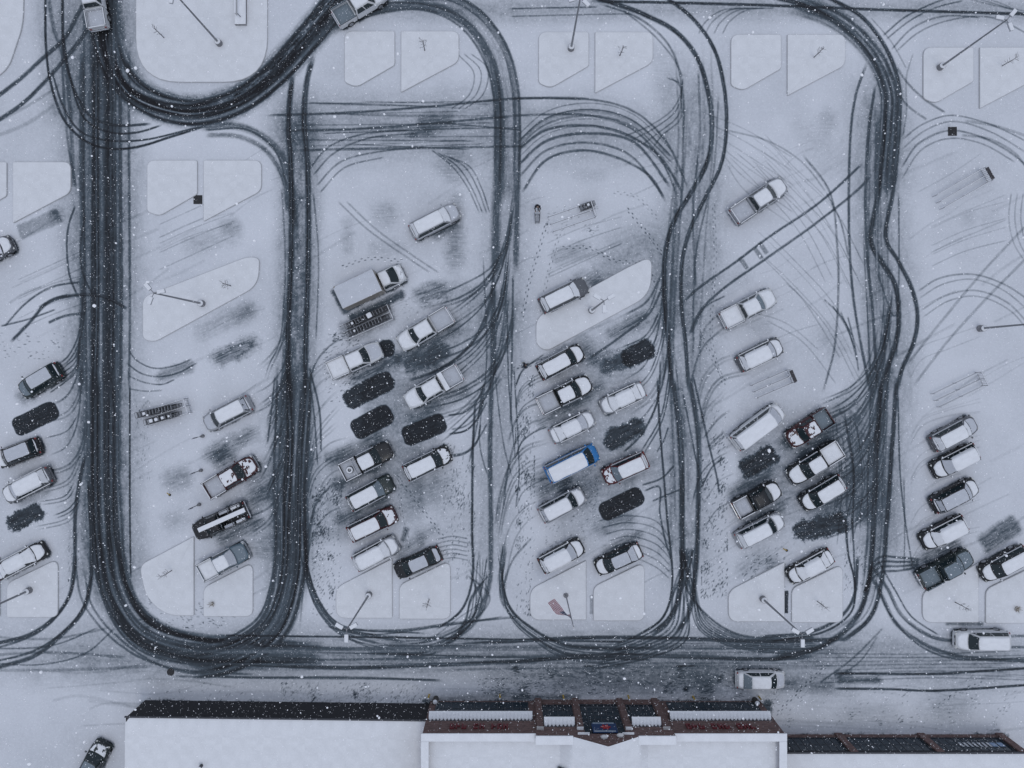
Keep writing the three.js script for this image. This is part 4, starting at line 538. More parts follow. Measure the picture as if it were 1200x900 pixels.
  const lay = (name, lvl, xa, xb, wz, o = {}) => {
    if (!lvl) return; const th = lvl === 1 ? 0.085 : lvl === 4 ? 0.05 : 0.02, q = index * 13.7 + xa * 3, nu = 18, nv = 14;
    let geo = gridGeo(nu, nv, (a, b) => {
      const vz = lerp(-1, 1, b), wv = typeof wz === 'function' ? wz(lerp(xa, xb, a)) : wz;
      let z = vz * wv, xA = xa + (o.bowA ? bow(z) : 0) + (o.rA || 0) * Math.abs(vz) ** 4, xB = xb + (o.bowB ? bow(z) : 0) - (o.rB || 0) * Math.abs(vz) ** 4;
      const ea = Math.min(a, 1 - a), eb = Math.min(b, 1 - b), nz = 0.05 * (vn(a * 5 + q, b * 5) - 0.5);
      const x = lerp(xA, xB, a) + (ea < 0.01 ? nz : 0); z += eb < 0.01 ? nz : 0;
      const e = Math.min(1, 9 * ea) * Math.min(1, 8 * eb);
      return [x, surf(x, z) + (o.lift || 0.004) + th * Math.sqrt(clamp(e)) * (0.8 + 0.4 * fbm(x * 2.2 + q, z * 2.2)) + (e === 0 ? -0.02 : 0), z];
    });
    if (lvl === 4) { const id = geo.index.array, p = geo.attributes.position, keep = []; for (let t = 0; t < id.length; t += 3) { const x = p.getX(id[t]), z = p.getZ(id[t]); if (fbm(x * 2.6 + q, z * 2.6) > 0.37) keep.push(id[t], id[t + 1], id[t + 2]); } geo.setIndex(keep); }
    part(g, name, geo, o.m || MS[lvl]);
  };
  lay('bonnet_snow', lv.h, cbF + 0.05, x1 - 0.09, x => wAt(x) * 0.9, { bowA: 1, rB: 0.3 });
  lay('windscreen_snow', lv.w, crF - 0.02, cbF - 0.02, x => lerp(wr, wb, clamp((x - crF) / (cbF - crF))) - 0.07, { bowA: 1, bowB: 1, lift: 0.04 });
  const full = lv.h === 1 && lv.w >= 1 && lv.b >= 1 && lv.r === 1;
  lay('roof_snow', lv.r, crR + 0.01, crF + 0.02, full ? lerp(wr, wb, 0.72) : wr + 0.02, { lift: full ? 0.03 : 0.004, bowB: 1, rA: 0.08, rB: 0.05 });
  if (!S.bed && !S.cargo) {
    lay('rear_window_snow', lv.b, cbR + 0.02, crR - 0.01, x => lerp(wr, wb, clamp((crR - x) / (crR - cbR))) - 0.07, { lift: 0.035 });
    lay('tail_snow', lv.t, -x1 + 0.06, Math.max(cbR - 0.02, -x1 + 0.16), x => wAt(x) * 0.86, { rA: 0.12 });
  }
  if (lv.r === 1) for (const s of [-1, 1]) part(g, 'shoulder_snow', rbox(cbF - cbR - 0.1, 0.05, 0.1, 0.02, (cbF + cbR) / 2, S.belt - 0.01, s * hw * 0.955), full ? SNOW : SLUSH);
  for (const s of [-1, 1]) if (lv.h === 1) part(g, 'mirror_snow', rbox(0.12, 0.04, 0.19, 0.02, cbF - 0.12, S.belt + 0.22, s * (hw + 0.1)), SNOW);
  g.position.set(PX(600 + (u - 600) * 0.988), 0, PZ(435 + (v - 435) * 0.988)); g.rotation.y = R(th);
  const nm = { sedan: ['parked_saloon', 'car'], suv: ['parked_car', 'car'], van: ['parked_van', 'van'], pickup: ['pickup_truck', 'pickup truck'], utility: ['work_truck', 'truck'], boxtruck: ['box_lorry', 'lorry'] }[type];
  top(g, label.includes('driving') && type !== 'pickup' ? 'moving_car' : nm[0], label, nm[1], nm[1] === 'pickup truck' ? 'pickup trucks in the snowy car park' : 'cars in the snowy car park');
}
const SLUSHROOF = mat(0.56, 0.58, 0.62, 0.9, { bumpMap: snowBump, bumpScale: 0.012, map: snowTint });
VEH.forEach((v, i) => vehicle(v, i));
// ---------------------------------------------------------------- shop building
const brickTex = noiseTex(512, (i, j) => { const row = Math.floor(j / 16), bx = Math.floor((i + (row & 1) * 32) / 64), mj = j % 16 < 2, mi = (i + (row & 1) * 32) % 64 < 2; if (mj || mi) return [0.36, 0.33, 0.32]; const n = NT[(row * 131 + (bx & 7) * 17) & 65535], k = 0.8 + 0.4 * n + 0.12 * (vn(i / 3, j / 3) - 0.5); return [0.40 * k, 0.315 * k, 0.30 * k]; }, true);
brickTex.repeat.set(0.5, 0.5);
const BRICK = new THREE.MeshStandardMaterial({ map: brickTex, roughness: 0.95, bumpMap: brickTex, bumpScale: 0.004 });
const DARKWALL = mat(0.018, 0.018, 0.021, 0.9, { bumpMap: snowBump, bumpScale: 0.01 }), FASCIA = mat(0.045, 0.047, 0.055, 0.6), FRAME = mat(0.05, 0.055, 0.065, 0.5);
const SHOPGLASS = new THREE.MeshPhysicalMaterial({ color: lin(0.02, 0.032, 0.042), roughness: 0.1, specularIntensity: 0.7 }), REDL = mat(0.12, 0.016, 0.02, 0.6), PALE = mat(0.5, 0.5, 0.5, 0.8), STONE = mat(0.42, 0.41, 0.40, 0.9);
function boxUV(g) { const p = g.attributes.position, n = g.attributes.normal, uv = new Float32Array(p.count * 2); for (let i = 0; i < p.count; i++) { const ax = Math.abs(n.getX(i)) > 0.7; uv[2 * i] = ax ? p.getZ(i) : p.getX(i); uv[2 * i + 1] = Math.abs(n.getY(i)) > 0.7 ? p.getZ(i) : p.getY(i); } g.setAttribute('uv', new THREE.BufferAttribute(uv, 2)); return g; }
const ext = (x0, x1, y0, y1, z0, z1) => boxUV(box(x1 - x0, y1 - y0, z1 - z0, (x0 + x1) / 2, (y0 + y1) / 2, (z0 + z1) / 2));
function panes(parent, x0, x1, y0, y1, z, nx, ny, win = 'window') {
  const fr = [], w = (x1 - x0) / nx, h = (y1 - y0) / ny; for (let i = 0; i <= nx; i++) fr.push(box(0.07, y1 - y0, 0.1, x0 + i * w, (y0 + y1) / 2, z)); for (let j = 0; j <= ny; j++) fr.push(box(x1 - x0, 0.07, 0.09, (x0 + x1) / 2, y0 + j * h, z));
  const f = part(parent, win, merge(fr), FRAME); const pg = box(w - 0.075, h - 0.075, 0.02);
  for (let i = 0; i < nx; i++) for (let j = 0; j < ny; j++) { const m = part(f, 'pane', pg, SHOPGLASS); m.position.set(x0 + (i + 0.5) * w, y0 + (j + 0.5) * h, z); }
}
function glyphs(parent, x0, x1, y, h, z, n, gaps) {  // red channel letters too blurred in the photograph to be read
  const w = (x1 - x0) / n; for (let i = 0; i < n; i++) { if (gaps.includes(i)) continue; const x = x0 + (i + 0.5) * w, b = [box(0.16, h, 0.14, x - w * 0.3, y, z)]; if (i % 3 !== 1) b.push(box(0.16, h * (i % 2 ? 1 : 0.55), 0.14, x + w * 0.22, y + (i % 2 ? 0 : h * 0.2), z)); b.push(box(w * 0.6, 0.16, 0.13, x - w * 0.02, y + h * (i % 2 ? -0.05 : 0.42), z)); if (i % 4 === 0) b.push(box(w * 0.6, 0.16, 0.13, x - w * 0.02, y - h * 0.42, z)); part(parent, 'sign_letter', merge(b), REDL); }
}
function canopy(parent, x0, x1, yw, z) {              // sloping ribbed canopy under snow
  const n = Math.round((x1 - x0) / 0.36), run = 0.72, fall = 0.45, rb = [];
  const c = part(parent, 'canopy', gridGeo(n * 2, 1, (a, b) => [lerp(x0, x1, a), yw - fall * (1 - b) + ((Math.round(a * n * 2) & 1) ? 0.04 : 0), z - run * (1 - b)]), FASCIA);
  for (let i = 0; i <= n; i += 4) rb.push(rod([lerp(x0, x1, i / n), yw - 0.7, z + 0.02], [lerp(x0, x1, i / n), yw - fall - 0.03, z - run + 0.1], 0.03));
  part(c, 'bracket', merge(rb), FRAME);
  part(c, 'snow_cover', gridGeo(n * 8, 6, (a, b) => { const k = Math.abs(Math.sin(a * n * Math.PI)), e = Math.min(1, 5 * Math.min(b, 1 - b)), bb = lerp(0, 0.76 + 0.22 * k, b); return [lerp(x0 + 0.03, x1 - 0.03, a), yw - fall * (1 - bb) + 0.02 + 0.10 * Math.sqrt(e) * (0.2 + 0.8 * Math.sqrt(k)), z - run * (1 - bb) - 0.02]; }), SNOW);
}
{ // middle block with entrance gable
  const g = new THREE.Group(), zf = 33.6, zb = 56, xl = -8.3, xr = 25.3, cl = 2.2, cr = 15.0;
  const shape = new THREE.Shape(); [[cl, 0], [cl, 7.5], [5.6, 7.5], [8.6, 9.3], [11.6, 7.5], [cr, 7.5], [cr, 0]].forEach((p, i) => i ? shape.lineTo(...p) : shape.moveTo(...p)); shape.closePath();
  for (const [a, b, c, d] of [[3.0, 6.0, 0.8, 4.6], [6.75, 10.55, 0.7, 7.1], [11.3, 14.1, 0.8, 4.6]]) { const h = new THREE.Path(); h.moveTo(a, c); h.lineTo(a, d); h.lineTo(b, d); h.lineTo(b, c); h.closePath(); shape.holes.push(h); }
  const fw = new THREE.ExtrudeGeometry(shape, { depth: 0.5, bevelEnabled: false }); fw.translate(0, 0, zf - 0.15); boxUV(fw);
  const w = part(g, 'entrance_wall', fw, BRICK);
  part(g, 'front_wall', ext(xl, cl - 0.002, 0, 6.9, zf, zf + 0.35), BRICK); part(g, 'front_wall', ext(cr + 0.002, xr, 0, 6.9, zf, zf + 0.35), BRICK);
  part(g, 'side_wall', ext(xl, xl + 0.35, 0, 6.9, zf + 0.352, zb), BRICK); part(g, 'side_wall', ext(xr - 0.35, xr, 0, 6.9, zf + 0.352, zb), BRICK);
  for (const x of [3.0 - 0.36, 6.38, 10.92, 14.1 + 0.36]) { const p = part(g, 'pier', ext(x - 0.3, x + 0.3, 0, 6.2, zf - 0.32, zf - 0.152), BRICK); part(p, 'pier_cap', rbox(0.66, 0.12, 0.3, 0.02, x, 6.27, zf - 0.26), STONE); }
  panes(g, 3.0, 6.0, 0.8, 4.6, zf + 0.05, 6, 3); panes(g, 6.75, 10.55, 0.7, 7.1, zf + 0.05, 6, 8, 'entrance_glazing'); panes(g, 11.3, 14.1, 0.8, 4.6, zf + 0.05, 6, 3);
  // blue sign with a red emblem between two pale bars
  const bl = part(g, 'sign_panel', rbox(2.3, 1.7, 0.12, 0.03, 8.65, 6.15, zf - 0.22), mat(0.015, 0.04, 0.11, 0.4));
  const es = new THREE.Shape(); for (let i = 0; i < 24; i++) { const a = i / 24 * Math.PI * 2, r = 0.38 + 0.12 * Math.cos(a * 6); i ? es.lineTo(Math.cos(a) * r, Math.sin(a) * r) : es.moveTo(Math.cos(a) * r, Math.sin(a) * r); } const eg = new THREE.ExtrudeGeometry(es, { depth: 0.06, bevelEnabled: false }); eg.translate(8.75, 6.15, zf - 0.35); part(bl, 'emblem', eg, mat(0.32, 0.025, 0.03, 0.5));
  for (const y of [5.38, 6.92]) part(bl, 'sign_bar', box(2.0, 0.12, 0.08, 8.6, y, zf - 0.3), mat(0.30, 0.36, 0.42, 0.5));
  for (const [x, y] of [[8.4, 8.0], [9.9, 7.7]]) { const s = new THREE.SphereGeometry(0.26, 12, 8); s.scale(1.3, 0.7, 0.8); s.translate(x, y, zf - 0.3); part(g, 'floodlight', s, PALE); }
  for (const x of [6.6, 10.7]) part(g, 'ledge_snow', rbox(1.1, 0.1, 0.22, 0.04, x, 7.3, zf - 0.27), SNOW);
  for (const x of [6.38, 10.92]) part(g, 'ledge_snow', rbox(0.6, 0.1, 0.26, 0.04, x, 6.38, zf - 0.28), SNOW);
  glyphs(g, -5.9, -0.3, 5.55, 0.85, zf - 0.1, 10, [3, 6]); glyphs(g, 16.4, 23.0, 5.55, 0.85, zf - 0.1, 11, [3, 7]);
  canopy(g, -8.05, 2.0, 4.25, zf); canopy(g, 15.2, 25.0, 4.25, zf); canopy(g, 3.0, 5.95, 5.75, zf - 0.15); canopy(g, 11.3, 14.1, 5.75, zf - 0.15);
  for (const [a, b] of [[-7.6, 1.6], [15.6, 24.6]]) panes(g, a, b, 0.5, 3.2, zf - 0.06, 12, 2, 'shop_window');
  part(g, 'roof', ext(xl + 0.352, xr - 0.352, 5.9, 6.1, zf + 0.36, zb - 0.2), FASCIA);
  const roofSnow = planUV(gridGeo(60, 40, (a, b) => { const x = lerp(xl + 0.37, xr - 0.37, a), z = lerp(zf + 0.38, zb - 0.3, b); return [x, 6.28 + 0.12 * (fbm(x * 0.25, z * 0.25) - 0.5), z]; }), 0.25); part(g, 'roof_snow', roofSnow, SNOWROOF);
  const cap = (x0, x1, z0, z1, y) => part(g, 'parapet_snow', planUV(rbox(x1 - x0, 0.14, z1 - z0, 0.05, (x0 + x1) / 2, y + 0.05, (z0 + z1) / 2), 0.25), SNOW);
  cap(xl - 0.12, cl + 0.05, zf - 0.12, zf + 0.62, 6.92); cap(cr - 0.05, xr + 0.12, zf - 0.12, zf + 0.62, 6.92); cap(xl - 0.12, xl + 0.6, zf + 0.625, zb, 6.92); cap(xr - 0.6, xr + 0.12, zf + 0.625, zb, 6.92);
  cap(cl - 0.04, 5.62, zf - 0.2, zf + 0.62, 7.52); cap(11.58, cr + 0.04, zf - 0.2, zf + 0.62, 7.52);
  part(g, 'gable_snow', planUV(gridGeo(40, 24, (a, b) => { const x = lerp(4.4, 12.8, a), t = b, dx = Math.abs(x - 8.6), gy = dx < 3.05 ? 7.6 + 1.8 * (1 - dx / 3.05) : lerp(7.6, 6.2, (dx - 3.05) / 1.15), z = dx < 3.05 ? lerp(zf - 0.14, zf + 7, t) : lerp(zf + 0.6, zf + 7, t); return [x, lerp(gy, 6.24, sstep(0, 1, t)), z]; }), 0.25), SNOWROOF);
  top(g, 'shop_building', 'brick shop block with glazed entrance gable, red sign letters and snowy flat roof', 'building');
  const hv = new THREE.Group(); part(hv, 'casing', rbox(1.5, 0.7, 2.2, 0.04, 0, 0.35, 0), FASCIA); part(hv, 'snow_cover', rbox(1.46, 0.12, 2.16, 0.05, 0, 0.75, 0), SNOW); hv.position.set(5.0, 6.26, 38.0); top(hv, 'roof_unit', 'boxy rooftop unit with a snow cap on the shop roof', 'roof unit');
}
{ // low wing beside the entrance block, blank dark wall
  const g = new THREE.Group(), X0 = -37.4, X1 = -8.32, zf = 34.25, zb = 56, H = 3.75;
  part(g, 'front_wall', ext(X0, X1, 0, H, zf, zf + 0.3), DARKWALL); part(g, 'side_wall', ext(X0, X0 + 0.3, 0, H, zf + 0.302, zb), DARKWALL); part(g, 'roof', ext(X0 + 0.302, X1, H - 0.4, H - 0.1, zf + 0.302, zb), FASCIA);
  part(g, 'roof_edge', box(X1 - X0 + 0.1, 0.16, 0.12, (X0 + X1) / 2 - 0.05, H + 0.02, zf - 0.06), FASCIA);
  part(g, 'roof_snow', planUV(gridGeo(70, 40, (a, b) => { const x = lerp(X0 - 0.05, X1, a), z = lerp(zf, zb, b); return [x, H + 0.13 + 0.05 * (fbm(x * 0.3, z * 0.3) - 0.5) - (a === 0 || b === 0 ? 0.13 : 0), z]; }), 0.25), SNOWROOF);
  g.rotation.y = -R(0.7); g.position.set(0.43, 0, -0.28);
  top(g, 'shop_wing', 'low shop wing with a long blank dark wall and flat snowy roof', 'building');
  const v = new THREE.Group(); part(v, 'pipe', cyl(0.16, 0.16, 0.6, 0, 0, 0), FASCIA); part(v, 'snow_cover', cyl(0.2, 0.14, 0.1, 0, 0.6, 0), SNOW); v.position.set(-30, 3.85, 38.1); top(v, 'vent_pipe', 'short vent pipe on the snowy roof of the low blank wing', 'vent');
}
{ // low wing with windows
  const g = new THREE.Group(), X0 = 25.32, X1 = 50.1, zf = 37.0, zb = 58, H = 3.75;
  part(g, 'front_wall', ext(X0, X1, 0, 0.5, zf, zf + 0.3), BRICK); part(g, 'lintel', ext(X0, X1, 3.2, H, zf, zf + 0.3), DARKWALL); part(g, 'side_wall', ext(X1 - 0.3, X1, 0, H, zf + 0.302, zb), BRICK);
  const px = [25.7, 33.2, 41.6, 49.6]; for (const x of px) part(g, 'pier', ext(x - 0.36, x + 0.36, 0, H - 0.05, zf - 0.16, zf - 0.002), BRICK);
  for (let i = 0; i < 3; i++) panes(g, px[i] + 0.4, px[i + 1] - 0.4, 0.52, 3.18, zf + 0.12, 9, 2, 'shop_window');
  for (let i = 0; i < 9; i++) part(g, 'window_poster', box(i > 6 ? 0.55 : 0.22, i > 6 ? 0.75 : 0.8, 0.02, 44.6 + i * 0.46 + (i > 7 ? 0.25 : 0), 1.95, zf + 0.06), mat(i > 6 ? 0.22 : 0.45, i > 6 ? 0.30 : 0.47, i > 6 ? 0.42 : 0.5, 0.7));
  part(g, 'roof', ext(X0, X1 - 0.302, H - 0.4, H - 0.1, zf + 0.302, zb), FASCIA); part(g, 'roof_edge', box(X1 - X0, 0.16, 0.12, (X0 + X1) / 2, H + 0.02, zf - 0.06), FASCIA);
  part(g, 'roof_snow', planUV(gridGeo(60, 40, (a, b) => { const x = lerp(X0, X1 + 0.05, a), z = lerp(zf, zb, b); return [x, H + 0.13 + 0.05 * (fbm(x * 0.3, z * 0.3) - 0.5) - (a === 1 || b === 0 ? 0.13 : 0), z]; }), 0.25), SNOWROOF);
  top(g, 'shop_wing', 'low shop wing with dark windows between brick piers and flat snowy roof', 'building');
}
// ---------------------------------------------------------------- street furniture
const POLE = mat(0.22, 0.225, 0.24, 0.5, { metalness: 0.2 }), CONC = mat(0.20, 0.20, 0.21, 0.9);
function lampPost() {
  const g = new THREE.Group(), H = 10.4;
  const b = part(g, 'base', cyl(0.34, 0.32, 0.75, 0, 0, 0, 18), CONC); part(b, 'base_snow', cyl(0.3, 0.22, 0.08, 0, 0.75, 0, 16), SNOW);
  part(g, 'pole', rod([0, 0.7, 0], [0, H, 0], 0.11, 0.065, 10), POLE);
  for (let i = 0; i < 3; i++) { const a = i / 3 * Math.PI * 2, c = Math.cos(a), s = Math.sin(a); part(g, 'arm', rod([0, H - 0.12, 0], [c * 0.42, H, s * 0.42], 0.035), POLE); const h = rbox(0.72, 0.16, 0.36, 0.06, 0.72, H + 0.02, 0); h.rotateY(-a); const m = part(g, 'lamp_head', h, mat(0.35, 0.36, 0.38, 0.5)); const sn = rbox(0.7, 0.09, 0.34, 0.04, 0.72, H + 0.12, 0); sn.rotateY(-a); part(m, 'snow_cover', sn, SNOW); }
  return g;
}
const lp0 = lampPost();
[[258, 52, 20, 'tall lamp post on the large rounded island inside the loop'], [669, 58, 75, 'tall lamp post on the end island between two bare saplings near the straight cross track'], [1100, 80, 50, 'tall lamp post on the end island near the square drain grate'], [238, 356, 10, 'tall lamp post on the slanted island across the wide worn lane'], [693, 364, 30, 'tall lamp post on the slanted island beside the estate with melted bonnet'], [1148, 385, 0, 'tall lamp post standing alone in open snow'], [36, 691, 20, 'tall lamp post on the end island beside the long snow covered saloon'], [433, 696, 30, 'tall lamp post on the end island between the blanketed car and the lower lane'], [893, 701, 30, 'tall lamp post on the end island beside the snow buried saloon']].forEach(([u, v, t, label], i) => { const o = i ? lp0.clone() : lp0; o.position.set(PX(u), 0.0, PZ(v)); o.rotation.y = R(t); top(o, 'lamp_post', label, 'lamp post', 'lamp posts in the car park'); });
// bare saplings on the islands
const BARK = mat(0.10, 0.095, 0.10, 0.95);
function sapling(u, v, label, h = 3) {
  const g = new THREE.Group(); part(g, 'trunk', merge([rod([0, 0, 0], [0.05, h * 0.55, 0.02], 0.05, 0.035), rod([0.05, h * 0.55, 0.02], [0, h, 0.05], 0.035, 0.012)]), BARK);
  const tw = []; for (let i = 0; i < 15; i++) { const y = rr(0.3, 0.95) * h, a = rr(0, 6.28), l = rr(0.25, 0.65) * (1.15 - y / h * 0.6), e = [Math.cos(a) * l, y + l * rr(0.5, 0.9), Math.sin(a) * l]; tw.push(rod([0.03, y, 0.02], e, 0.014, 0.006, 4)); for (let k = 0; k < 2; k++) { const f = rr(0.4, 0.8), b = a + rr(-0.9, 0.9); tw.push(rod([e[0] * f, lerp(y, e[1], f), e[2] * f], [e[0] * f + Math.cos(b) * l * 0.4, lerp(y, e[1], f) + l * 0.35, e[2] * f + Math.sin(b) * l * 0.4], 0.008, 0.004, 4)); } }
  part(g, 'crown', merge(tw), BARK); g.position.set(PX(u), 0.08, PZ(v)); top(g, 'bare_sapling', label, 'tree', 'bare saplings on the islands');
}
for (const [u, v, l] of [[193, 45, 'bare sapling on the large rounded island inside the loop'], [498, 60, 'bare sapling on the end island beside the curved loop and smudged dark snow'], [726, 66, 'bare sapling on the end island next to a lamp post and double dark track'], [953, 68, 'bare sapling inside the broad dark bend of tracks, no lamp post beside it'], [1173, 78, 'bare sapling on the end island next to the lamp post near the square drain'], [271, 335, 'tiny bare sapling on the slanted island with a lamp post'], [503, 702, 'bare sapling on the end island beside the black saloon'], [957, 704, 'bare sapling on the end island beside the snow buried saloon'], [1118, 705, 'bare sapling on the end island beside the dark green pickup'], [202, 668, 'bare sapling on the end island beside the work truck with ladder']]) sapling(u, v, l, 2.6);
// dry grass tufts poking through snow
const STRAW = mat(0.20, 0.15, 0.08, 0.95);
for (const [u, v, l] of [[249, 707, 'tuft of dry tan grass on the island beside the slate blue pickup'], [1190, 713, 'tuft of dry yellow grass on the island beside the dark car with clear windscreen']]) { const t = []; for (let i = 0; i < 40; i++) { const a = rr(0, 6.28), r = rr(0, 0.22), l2 = rr(0.15, 0.35); t.push(rod([Math.cos(a) * r, 0.15, Math.sin(a) * r], [Math.cos(a) * (r + l2 * 0.8), 0.15 + l2, Math.sin(a) * (r + l2 * 0.8)], 0.018, 0.006, 4)); } const o = new THREE.Mesh(merge(t), STRAW); o.position.set(PX(u), 0, PZ(v)); top(o, 'grass_tuft', l, 'plant'); }
// low frame on the loop island
{ const g = new THREE.Group(); part(g, 'plinth', box(1.15, 0.32, 3.3, 0, 0.16, 0), CONC); part(g, 'snow_cover', rbox(1.12, 0.1, 3.26, 0.04, 0, 0.36, 0), SNOW); for (const z of [-0.9, 0.9]) part(g, 'post', rod([0.05, 0.3, z], [-0.05, 1.5, z], 0.05), POLE); part(g, 'sign_board', box(0.1, 0.5, 2.4, 0, 1.5, 0), PALE); part(g, 'sign_snow', rbox(0.14, 0.06, 2.4, 0.02, 0, 1.78, 0), SNOW); g.position.set(PX(283.5), 0.1, PZ(12)); top(g, 'low_sign', 'low snow covered sign on a plinth on the large rounded island', 'sign'); }
// drain grates and manhole
const IRON = mat(0.018, 0.018, 0.02, 0.6);
for (const [u, v, l] of [[232, 234, 'square iron drain grate between two end islands'], [1116, 154, 'square iron drain grate amid faint curved tracks']]) { const g = new THREE.Group(); part(g, 'frame', merge([box(0.9, 0.03, 0.08, 0, 0.015, -0.41), box(0.9, 0.03, 0.08, 0, 0.015, 0.41), box(0.08, 0.03, 0.74, -0.41, 0.015, 0), box(0.08, 0.03, 0.74, 0.41, 0.015, 0)]), IRON); part(g, 'pit', box(0.8, 0.012, 0.8, 0, 0.006, 0), TRIM); for (let i = 0; i < 8; i++) part(g, 'bar', box(0.05, 0.02, 0.74, -0.33 + i * 0.094, 0.024, 0), IRON); g.position.set(PX(u), 0.006, PZ(v)); top(g, 'drain_grate', l, 'drain grate'); }
{ const g = new THREE.Group(); part(g, 'cover', cyl(0.33, 0.33, 0.03, 0, 0, 0, 24), IRON); const t = new THREE.TorusGeometry(0.36, 0.02, 6, 28); t.rotateX(Math.PI / 2); t.translate(0, 0.015, 0); part(g, 'rim', t, IRON); g.position.set(PX(200), 0.006, PZ(787.5)); top(g, 'manhole_cover', 'round black manhole cover in the snow near the corner of the lower lane', 'manhole'); }
// bay signs on thin posts
[[238, 511, 'small bay sign on a thin post between the silver estate and the dark red pickup'], [236, 551, 'small bay sign on a thin post at the tail of the dark red pickup'], [234, 591, 'small bay sign on a thin post at the nose of the work truck']].forEach(([u, v, l]) => { const g = new THREE.Group(); part(g, 'post', rod([0, 0, 0], [0, 2.4, 0], 0.045), POLE); part(g, 'sign_plate', rbox(0.05, 0.5, 0.34, 0.01, 0.05, 2.15, 0), mat(0.06, 0.07, 0.1, 0.5)); part(g, 'foot', cyl(0.18, 0.14, 0.4, 0, 0, 0), CONC); g.position.set(PX(u), 0, PZ(v)); g.rotation.y = R(-75); top(g, 'bay_sign', l, 'sign', 'bay signs in the snow'); });
// yellow marker stakes, bollards and bins
const YEL = mat(0.42, 0.28, 0.04, 0.6);
[[199, 580, 'leaning yellow stake beside a melted patch near the worn lane'], [922, 645, 'leaning yellow stake near the large oval bare slot']].forEach(([u, v, l], i) => { const g = new THREE.Group(); part(g, 'stake', rod([0, 0, 0], i ? [-0.55, 0.5, -0.3] : [0.05, 0.7, -0.3], 0.06, 0.05), YEL); part(g, 'foot', cyl(0.14, 0.12, 0.06, 0, 0, 0), TRIM); g.position.set(PX(u), 0, PZ(v)); top(g, 'marker_stake', l, 'stake'); });
[[503, 814, 'left corner of the brick block'], [586, 814, 'long canopy beside the litter bin'], [660, 815, 'smaller window next to the entrance gable'], [736, 815, 'entrance gable glazing'], [812, 816, 'long canopy over the melted patch'], [889, 816, 'brick block corner by the stopped saloon']].forEach(([u, v, l]) => { const g = new THREE.Group(); part(g, 'post', cyl(0.085, 0.085, 0.95, 0, 0, 0, 14), YEL); part(g, 'cap', cyl(0.085, 0.03, 0.06, 0, 0.95, 0, 14), SNOW); g.position.set(PX(u), 0, PZ(v)); top(g, 'bollard', `yellow bollard in front of the ${l}`.replace('left corner', 'far corner'), 'bollard', 'yellow bollards along the shop front'); });
[[511, 818, 'litter bin with a round snow cap at the far corner of the brick block'], [884, 819.5, 'litter bin with a round snow cap by the brick block corner near the stopped saloon']].forEach(([u, v, l]) => { const g = new THREE.Group(); part(g, 'drum', cyl(0.26, 0.3, 0.9, 0, 0, 0, 16), mat(0.05, 0.045, 0.04, 0.8)); const s = new THREE.SphereGeometry(0.24, 14, 8, 0, 6.3, 0, 1.57); s.scale(1, 0.6, 1); s.translate(0, 0.9, 0); part(g, 'snow_cap', s, SNOW); g.position.set(PX(u), 0, PZ(v)); top(g, 'litter_bin', l, 'bin', 'litter bins by the shop'); });
// flagpole and flag
{ const g = new THREE.Group(), H = 9.4; part(g, 'pole', rod([0, 0, 0], [0, H, 0], 0.075, 0.035, 10), POLE); const s = new THREE.SphereGeometry(0.09, 10, 8); s.translate(0, H + 0.06, 0); part(g, 'finial', s, PALE); part(g, 'base', cyl(0.28, 0.24, 0.2, 0, 0, 0, 16), CONC); g.position.set(PX(663), 0.1, PZ(697)); top(g, 'flagpole', 'slim flagpole on the end island beside the two cars with snowy roofs', 'flagpole');
  const N = 128, cv = new Uint8Array(N * N * 4); for (let j = 0; j < N; j++) for (let i = 0; i < N; i++) { const o = (j * N + i) * 4, y = 1 - j / N, x = i / N; let c = Math.floor((1 - y + 0) * 13) % 2 === 0 ? [132, 14, 26] : [200, 200, 204]; if (x < 0.4 && y < 7 / 13) { c = [26, 32, 62]; const sx = (x / 0.4) * 6, sy = (y / (7 / 13)) * 5; if (Math.hypot(sx % 1 - 0.5, sy % 1 - 0.5) < 0.22) c = [205, 205, 212]; } cv.set([...c, 255], o); }
  const t = new THREE.DataTexture(cv, N, N, THREE.RGBAFormat); t.colorSpace = THREE.SRGBColorSpace; t.magFilter = THREE.LinearFilter; t.needsUpdate = true;
  const fg = gridGeo(20, 12, (a, b) => { const k = Math.min(1, 2.5 * a), w = 0.1 * Math.sin(a * 9 + b * 1.5) * k, lo = (1 - b) * k; return [-0.05 - a * 1.4 - lo * 0.7 + w, 7.5 - (1 - b) * lerp(1.3, 0.8, k) - a * a * 0.9, -0.05 - a * 1.5 + lo * 0.5 + w]; });
  const f = new THREE.Mesh(fg, new THREE.MeshStandardMaterial({ map: t, roughness: 0.9, side: THREE.DoubleSide })); f.position.set(PX(663), 0, PZ(697)); top(f, 'flag', 'drooping striped flag with red and white bars and navy corner', 'flag'); }
